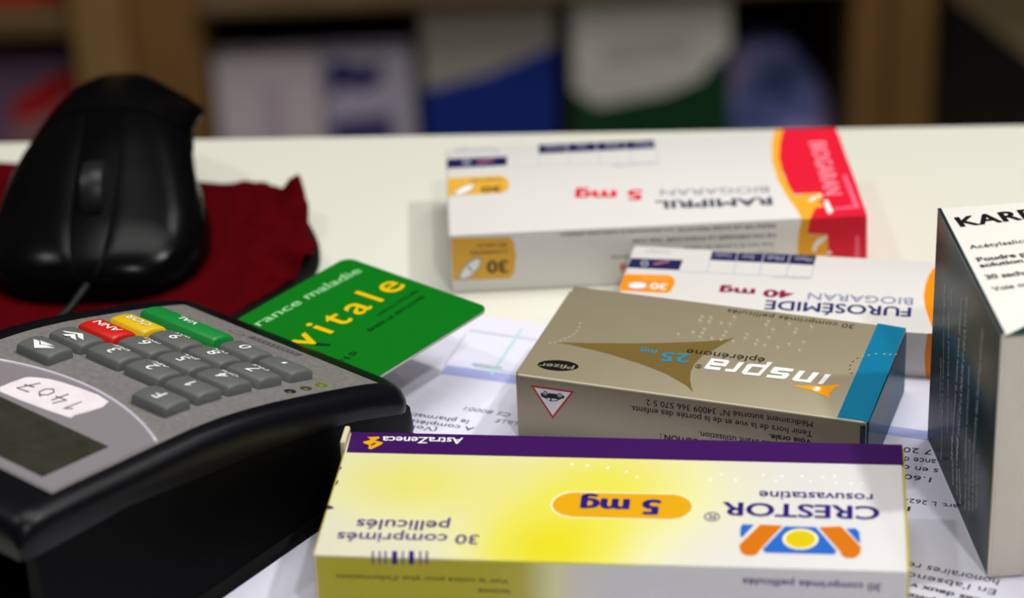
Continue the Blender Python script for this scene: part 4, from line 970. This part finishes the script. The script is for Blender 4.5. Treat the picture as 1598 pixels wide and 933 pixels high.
for r in range(1, NR + 1):
    fr = r / NR; ring = []
    for i, p in enumerate(bound):
        d = p - ctr_
        right = max(0.0, min(1.0, (p.x + 0.115) / 0.05)) * max(0.0, min(1.0, (p.y - 0.675) / 0.03))
        wav = noise.noise(Vector((p.x * 70, p.y * 70, 3.1)))
        inset = -0.0004 + right * 0.0006 * wav + 0.0030 * math.exp(-((p.y - 0.722) / 0.009) ** 2) * (p.x > -0.09) + 0.0026 * math.exp(-((p.y - 0.697) / 0.006) ** 2) * (p.x > -0.075)
        e = p - d.normalized() * inset
        q = ctr_ + (e - ctr_) * fr
        z = 0.0030 + 0.0003 * noise.noise(Vector((q.x * 60, q.y * 60, 0)))
        k = right * max(0.0, (fr - 0.55) / 0.45) * max(0.0, min(1.0, (q.x + 0.090) / 0.012))
        z += k * (0.0065 * abs(noise.noise(Vector((q.x * 42, q.y * 42, 5.5)))) + 0.0050 * abs(noise.noise(Vector((q.x * 75, q.y * 75, 1.7)))) + 0.0050 * abs(noise.noise(Vector((q.x * 150, q.y * 150, 9.7)))))
        gk = math.exp(-(((q.x + 0.0665) / 0.0040) ** 2 + ((q.y - 0.741) / 0.0055) ** 2))
        z += 0.0055 * gk
        gk = math.exp(-(((q.x + 0.082) / 0.010) ** 2 + ((q.y - 0.757) / 0.0045) ** 2))
        z += 0.0018 * gk
        gk = math.exp(-((((q.x + 0.064) + 0.7 * (q.y - 0.704)) / 0.004) ** 2 + ((q.y - 0.704) / 0.012) ** 2))
        z += 0.0035 * gk
        ring.append(bm.verts.new((q.x, q.y, Z0 + z)))
    rings.append(ring)
c0 = bm.verts.new((ctr_.x, ctr_.y, Z0 + 0.003))
for i in range(NS): bm.faces.new((c0, rings[0][i], rings[0][(i+1) % NS]))
for a, b in zip(rings, rings[1:]):
    for i in range(NS): bm.faces.new((a[i], b[i], b[(i+1) % NS], a[(i+1) % NS]))
cl = mesh_obj('red_cloth', bm, m_cloth, None, True)
so = cl.modifiers.new('thickness', 'SOLIDIFY'); so.thickness = 0.0007; so.offset = 0
tag(cl, 'dark red cloth with a crumpled right edge, spread under the black mouse', 'cloth')

m_mouse = mat('mouse_black', (4, 4, 5), 0.2, spec=0.09)
m_mouse2 = mat('mouse_button_black', (6, 6, 7), 0.24, spec=0.09)
m_wheel = mat('wheel_rubber', (24, 24, 26), 0.4, spec=0.3)
MX, MY = -0.1250, 0.6835
mouse = empty('computer_mouse', (MX, MY, Z0 + 0.0055), R(-1.5))
tag(mouse, 'black cable mouse lying on the dark red cloth, buttons facing the camera', 'computer mouse')
MSEC = [  # y, left half width, right half width, height, front overhang of the shell
    (0.0, 9, 9, 5.0), (1.2, 15, 15, 7), (4, 21.5, 21, 9.5), (9, 27.5, 27, 12.5), (17, 32, 31.5, 16), (28, 34.5, 33.5, 20), (41, 34.5, 33, 25), (53, 33, 31.5, 29.5), (65, 30.5, 30, 33), (76, 27.5, 28, 34.5), (87, 24, 25.5, 34), (97, 20, 21, 31), (105, 15.5, 16, 25), (110, 11, 11, 18), (112.5, 5.5, 5.5, 9.5)]
def mouse_point(y, a, grow=0.0):
    ys = [s[0] for s in MSEC]
    wl = lerp_tab([(s[0], s[1]) for s in MSEC], y); wr = lerp_tab([(s[0], s[2]) for s in MSEC], y); h = 0.965 * lerp_tab([(s[0], s[3]) for s in MSEC], y)
    c, s = math.cos(a), math.sin(a)                      # a: pi (left base) .. 0 (right base)
    x = (abs(c) ** 0.80) * (wr if c > 0 else -wl)
    z = (abs(s) ** 0.92) * h
    # thumb scoop on the image's right flank, with an overhanging ledge above it
    k = math.exp(-((y - 74) / 22.0) ** 2)
    if c > 0:
        u = z / max(h, 1e-6)
        x -= 4.6 * k * (1 - max(0, min(1, (u - 0.30) / 0.32)) ** 2) * min(1.0, max(0.0, (y - 30) / 25))
        x += 6.2 * math.exp(-((y - 88) / 11.0) ** 2) * math.exp(-((u - 0.66) / 0.13) ** 2)
    n = Vector((c, 0, s + 0.2)).normalized()
    return Vector((x * .001 + n.x * grow, y * .001, z * .001 + n.z * grow))
ysm = [0, .6, 1.2, 2.5, 4, 6.5, 9, 13, 17, 22, 28, 34, 41, 47, 53, 59, 65, 70, 76, 81, 87, 92, 97, 101, 105, 107.5, 110, 111.5, 112.5]
bm = bmesh.new()
loft(bm, [[mouse_point(y, math.pi * (1 - k / 36)) for k in range(37)] for y in ysm])
mesh_obj('body', bm, m_mouse, mouse, 60)
def mpatch(name, y0, y1, a0, a1, grow, m, ny=16, na=14, shape=None):
    bm = bmesh.new()
    top = []; bot = []
    for j in range(ny + 1):
        tr, br = [], []
        for i in range(na + 1):
            fj, fi = j / ny, i / na
            y = y0 + (y1 - y0) * fj
            aa0, aa1 = shape(fj, a0, a1) if shape else (a0, a1)
            a = aa0 + (aa1 - aa0) * fi
            edge = min(fi, 1 - fi) * na; edge2 = min(fj, 1 - fj) * ny
            g_ = grow * (0.45 if min(edge, edge2) < 0.5 else 1.0)
            tr.append(bm.verts.new(mouse_point(y, a, g_))); br.append(bm.verts.new(mouse_point(y, a, -0.0004)))
        top.append(tr); bot.append(br)
    for j in range(ny):
        for i in range(na): bm.faces.new((top[j][i], top[j][i+1], top[j+1][i+1], top[j+1][i]))
    ring_t = top[0] + [r[-1] for r in top[1:]] + top[-1][-2::-1] + [r[0] for r in top[-2:0:-1]]
    ring_b = bot[0] + [r[-1] for r in bot[1:]] + bot[-1][-2::-1] + [r[0] for r in bot[-2:0:-1]]
    for i in range(len(ring_t)):
        k = (i + 1) % len(ring_t)
        bm.faces.new((ring_t[i], ring_b[i], ring_b[k], ring_t[k]))
    return mesh_obj(name, bm, m, mouse, 50)
mpatch('mouse_button', 1.2, 64, R(150), R(97), 0.0007, m_mouse2)
mpatch('mouse_button', 1.2, 64, R(83), R(30), 0.0007, m_mouse2)
mpatch('palm_cover', 66, 106, R(140), R(46), 0.0006, m_mouse2)
mpatch('thumb_button', 60, 72, R(40), R(31), 0.0012, m_mouse2, 8, 4)
mpatch('thumb_button', 73.5, 85, R(40), R(31), 0.0012, m_mouse2, 8, 4)
# scroll wheel
bm = bmesh.new()
n = 28; rows = []
for x, rr in ((-3.6, 9.6), (-3.1, 10.8), (-1, 11.2), (1, 11.2), (3.1, 10.8), (3.6, 9.6)):
    rows.append([Vector((x * .001, rr * math.cos(2*math.pi*k/n) * (1.0 if k % 2 else 0.975) * .001, rr * math.sin(2*math.pi*k/n) * (1.0 if k % 2 else 0.975) * .001)) for k in range(n)])
loft(bm, rows)
wh = mesh_obj('scroll_wheel', bm, m_wheel, mouse, 30); wh.location = (0, 0.033, 0.0172)
bm = bmesh.new()
cp_ = catmull([Vector(p) for p in ((0.001, 0.003, 0.0045), (-0.001, -0.003, 0.0034), (-0.005, -0.010, 0.0006), (-0.013, -0.027, 0.0002), (-0.026, -0.052, 0.0002), (-0.048, -0.084, 0.0002), (-0.075, -0.105, 0.0002))], 6)
tube(bm, cp_, 0.0013, 10)
mesh_obj('cable', bm, mat('cable_grey', (14, 14, 15), 0.5, spec=0.2), mouse, True)

# ------------------------------------------------------------------ shelving behind the counter
m_wood = mat('brown_wood', (158, 124, 70), 0.6, var=0.12, vscale=14)
m_wood2 = mat('dark_brown_wood', (136, 100, 52), 0.6, var=0.12, vscale=14)
m_backp = mat('dark_back_panel', (26, 22, 20), 0.8)
m_board = mat('shelf_board_wood', (104, 82, 48), 0.65, var=0.12, vscale=14)
YS = 1.85
shf = empty('shelving_unit', (0, YS + 0.17, 0))
tag(shf, 'brown wooden shelving behind the counter, out of focus', 'shelving')
def bx(name, x0, x1, y0, y1, z0, z1, m, parent, bev=0.002):
    bm = bmesh.new(); box(bm, x0, x1, y0, y1, z0, z1); bevel_all(bm, bev, 1)
    o = mesh_obj(name, bm, m, parent); return o
def sy(y): return y - (YS + 0.17)
for x0, x1, y0, m in ((-0.324, -0.284, YS, m_wood), (-0.283, -0.228, YS + 0.02, m_wood2), (0.268, 0.296, YS + 0.01, m_wood2), (0.297, 0.330, YS, m_wood2), (-0.95, -0.91, YS, m_wood), (0.9, 0.94, YS, m_wood)):
    bx('upright', x0, x1, sy(y0), sy(YS + 0.33), 0.0, 2.0, m, shf)
ZB = Z0 - 0.535
for x0, x1, zt in ((-0.91, -0.324, -0.372), (-0.228, 0.268, -0.369), (0.330, 0.90, -0.335)):
    for dz in (0.0, 0.30, 0.62, 0.94):
        bx('shelf_board', x0, x1, sy(YS + 0.005), sy(YS + 0.32), Z0 + zt - (0.010 if x0 == -0.228 else 0.018) + dz, Z0 + zt + dz, m_board, shf)
    bx('shelf_board', x0, x1, sy(YS + 0.005), sy(YS + 0.32), ZB - 0.018, ZB, m_wood, shf)
bx('back_panel', -0.95, 0.94, sy(YS + 0.33), sy(YS + 0.345), 0.02, 2.0, m_backp, shf)

def pack(name, label, x0, x1, ztop, m, y0=YS + 0.03, depth=0.12, zb=None, yaw=0, cat='box', group=None, panels=()):
    zb = (ZB if zb is None else zb) + 0.0006
    r = empty(name, ((x0 + x1) / 2, y0 + depth / 2, zb), R(yaw))
    tag(r, label, cat, group)
    w_ = (x1 - x0) / 2; h = Z0 + ztop - zb
    bm = bmesh.new(); box(bm, -w_, w_, -depth/2, depth/2, 0, h); bevel_all(bm, 0.0015, 1)
    mesh_obj('carton', bm, m, r)
    for pn, pm, pts in panels:
        bm = bmesh.new()
        vs_ = [bm.verts.new((-w_ + a * 2 * w_, -depth/2 - 0.0003, b * h)) for a, b in pts]
        vb_ = [bm.verts.new((-w_ + a * 2 * w_, -depth/2 + 0.0005, b * h)) for a, b in pts]
        bm.faces.new(vs_); bm.faces.new(vb_[::-1])
        for i in range(len(pts)): bm.faces.new((vs_[i], vb_[i], vb_[(i+1) % len(pts)], vs_[(i+1) % len(pts)]))
        mesh_obj(pn, bm, pm, r)
    return r
S_ = lambda n, c: mat('pack_' + n, c, 0.5)
G = 'medicine packs on the shelf behind'
pack('medicine_pack', 'mauve grey pack with a red flash on the shelf at the far left', -0.46, -0.332, -0.420, S_('mauve', (116, 90, 116)), depth=0.04, group=G,
     panels=(('colour_panel', S_('deepred', (190, 12, 16)), [(.6, .56), (.8, .62), (1, .80), (1, .95), (.82, .86), (.6, .70)]), ('colour_panel', S_('rose', (150, 110, 112)), [(.55, .38), (1, .38), (1, .80), (.8, .62), (.6, .56)])))
pack('medicine_pack', 'red pack on the upper shelf board at the far left', -0.385, -0.330, -0.31, S_('red', (200, 10, 16)), zb=Z0 - 0.372, group=G)
pack('medicine_pack', 'pale lilac carton beside the brown upright', -0.224, -0.142, -0.426, S_('lilac', (226, 212, 220)), depth=0.03, group=G,
     panels=(('colour_panel', S_('mauvestripe', (206, 184, 202)), [(.45, .02), (.62, .02), (.62, .8), (.45, .8)]),))
pack('medicine_pack', 'grey white carton with an indigo block, right of the lilac carton', -0.140, -0.070, -0.425, S_('greywhite', (196, 190, 208)), depth=0.03, group=G,
     panels=(('colour_panel', S_('indigo', (34, 26, 110)), [(.06, .68), (.26, .78), (.44, .72), (.66, .80), (.66, .96), (.46, .90), (.28, .96), (.06, .96)]), ('colour_panel', S_('indigo2', (74, 68, 128)), [(.05, 0), (.75, 0), (.75, .54), (.05, .50)])))
pack('medicine_pack', 'grey and navy blue carton in the middle of the shelf', -0.062, 0.041, -0.385, S_('warmgrey', (182, 176, 166)), group=G,
     panels=(('colour_panel', S_('navyblue', (20, 50, 146)), [(0, 0), (1, 0), (1, .74), (.5, .60), (0, .52)]),))
pack('medicine_pack', 'white carton over a dark green base, tallest on the shelf', 0.054, 0.176, -0.386, S_('white', (226, 224, 212)), y0=YS + 0.02, group=G,
     panels=(('colour_panel', S_('darkgreen', (8, 66, 26)), [(0, 0), (1, 0), (1, .62), (.6, .48), (.15, .42), (0, .52)]), ('colour_panel', S_('petrol', (30, 60, 90)), [(.82, .555), (1, .62), (1, .72), (.86, .62)]),
             ('colour_panel', S_('palegrey', (200, 198, 188)), [(.2, .64), (.75, .70), (.75, .82), (.2, .78)])))
# crinkled pouch
def pouch_mat():
    m = bpy.data.materials.new('blue_violet_film'); m.use_nodes = True; nt = m.node_tree; b = nt.nodes['Principled BSDF']
    tc = nt.nodes.new('ShaderNodeTexCoord'); n = nt.nodes.new('ShaderNodeTexNoise'); n.inputs['Scale'].default_value = 22
    nt.links.new(tc.outputs['Object'], n.inputs['Vector'])
    cr = nt.nodes.new('ShaderNodeValToRGB'); e = cr.color_ramp.elements
    e[0].position = .35; e[0].color = lin((70, 82, 136)); e[1].position = .7; e[1].color = lin((214, 170, 200))
    k = e.new(.52); k.color = lin((124, 138, 206))
    nt.links.new(n.outputs['Fac'], cr.inputs[0]); nt.links.new(cr.outputs[0], b.inputs['Base Color']); b.inputs['Roughness'].default_value = 0.3
    return m
pr_ = empty('foil_pouch', (0.218, YS + 0.075, ZB + 0.0006))
tag(pr_, 'crinkled blue and violet pouch between the white carton and the wooden upright', 'pouch', G)
bm = bmesh.new(); rows = []
for j in range(15):
    f = j / 14; z = f * 0.088
    wx = 0.046 * (1 - 0.6 * f ** 3); wy = 0.03 * (1 - 0.85 * f)
    rows.append([Vector((wx * math.copysign(abs(math.cos(t)) ** .7, math.cos(t)) * (1 + .1 * noise.noise(Vector((math.cos(t) * 3, f * 6, math.sin(t) * 3)))) + (-0.010 * f), (wy + .006) * math.sin(t) * (1 + .2 * noise.noise(Vector((math.cos(t) * 4, f * 8, 5)))), z)) for t in [2*math.pi*k/32 for k in range(32)]])
loft(bm, rows)
mesh_obj('pouch_body', bm, pouch_mat(), pr_, 35)
bm = bmesh.new(); box(bm, -0.022, 0.002, -0.002, 0.002, 0.083, 0.095); bevel_all(bm, 0.0008, 1)
mesh_obj('seal_strip', bm, S_('sealblue', (60, 70, 110)), pr_)
pack('medicine_pack', 'dark tan and black pack in shadow at the far right of the shelving', 0.345, 0.50, -0.357, S_('tan', (160, 140, 104)), y0=YS + 0.05, depth=0.10, yaw=0, group=G,
     panels=(('colour_panel', S_('nearblack', (16, 14, 12)), [(0, 0), (.5, 0), (.5, .38), (.04, .72), (0, .92)]),))
for x0, x1, lb, c in ((-0.222, -0.186, 'pale grey pack on the upper board above the lilac carton', (150, 150, 156)), (-0.142, -0.110, 'small white pack on the upper board above the indigo block', (150, 150, 150))):
    pack('medicine_pack', lb, x0, x1, -0.30, S_('up' + str(c[2]), c), y0=YS + 0.05, depth=0.05, zb=Z0 - 0.369, group=G)

COL.children.unlink(_tmp)
bpy.data.collections.remove(_tmp)
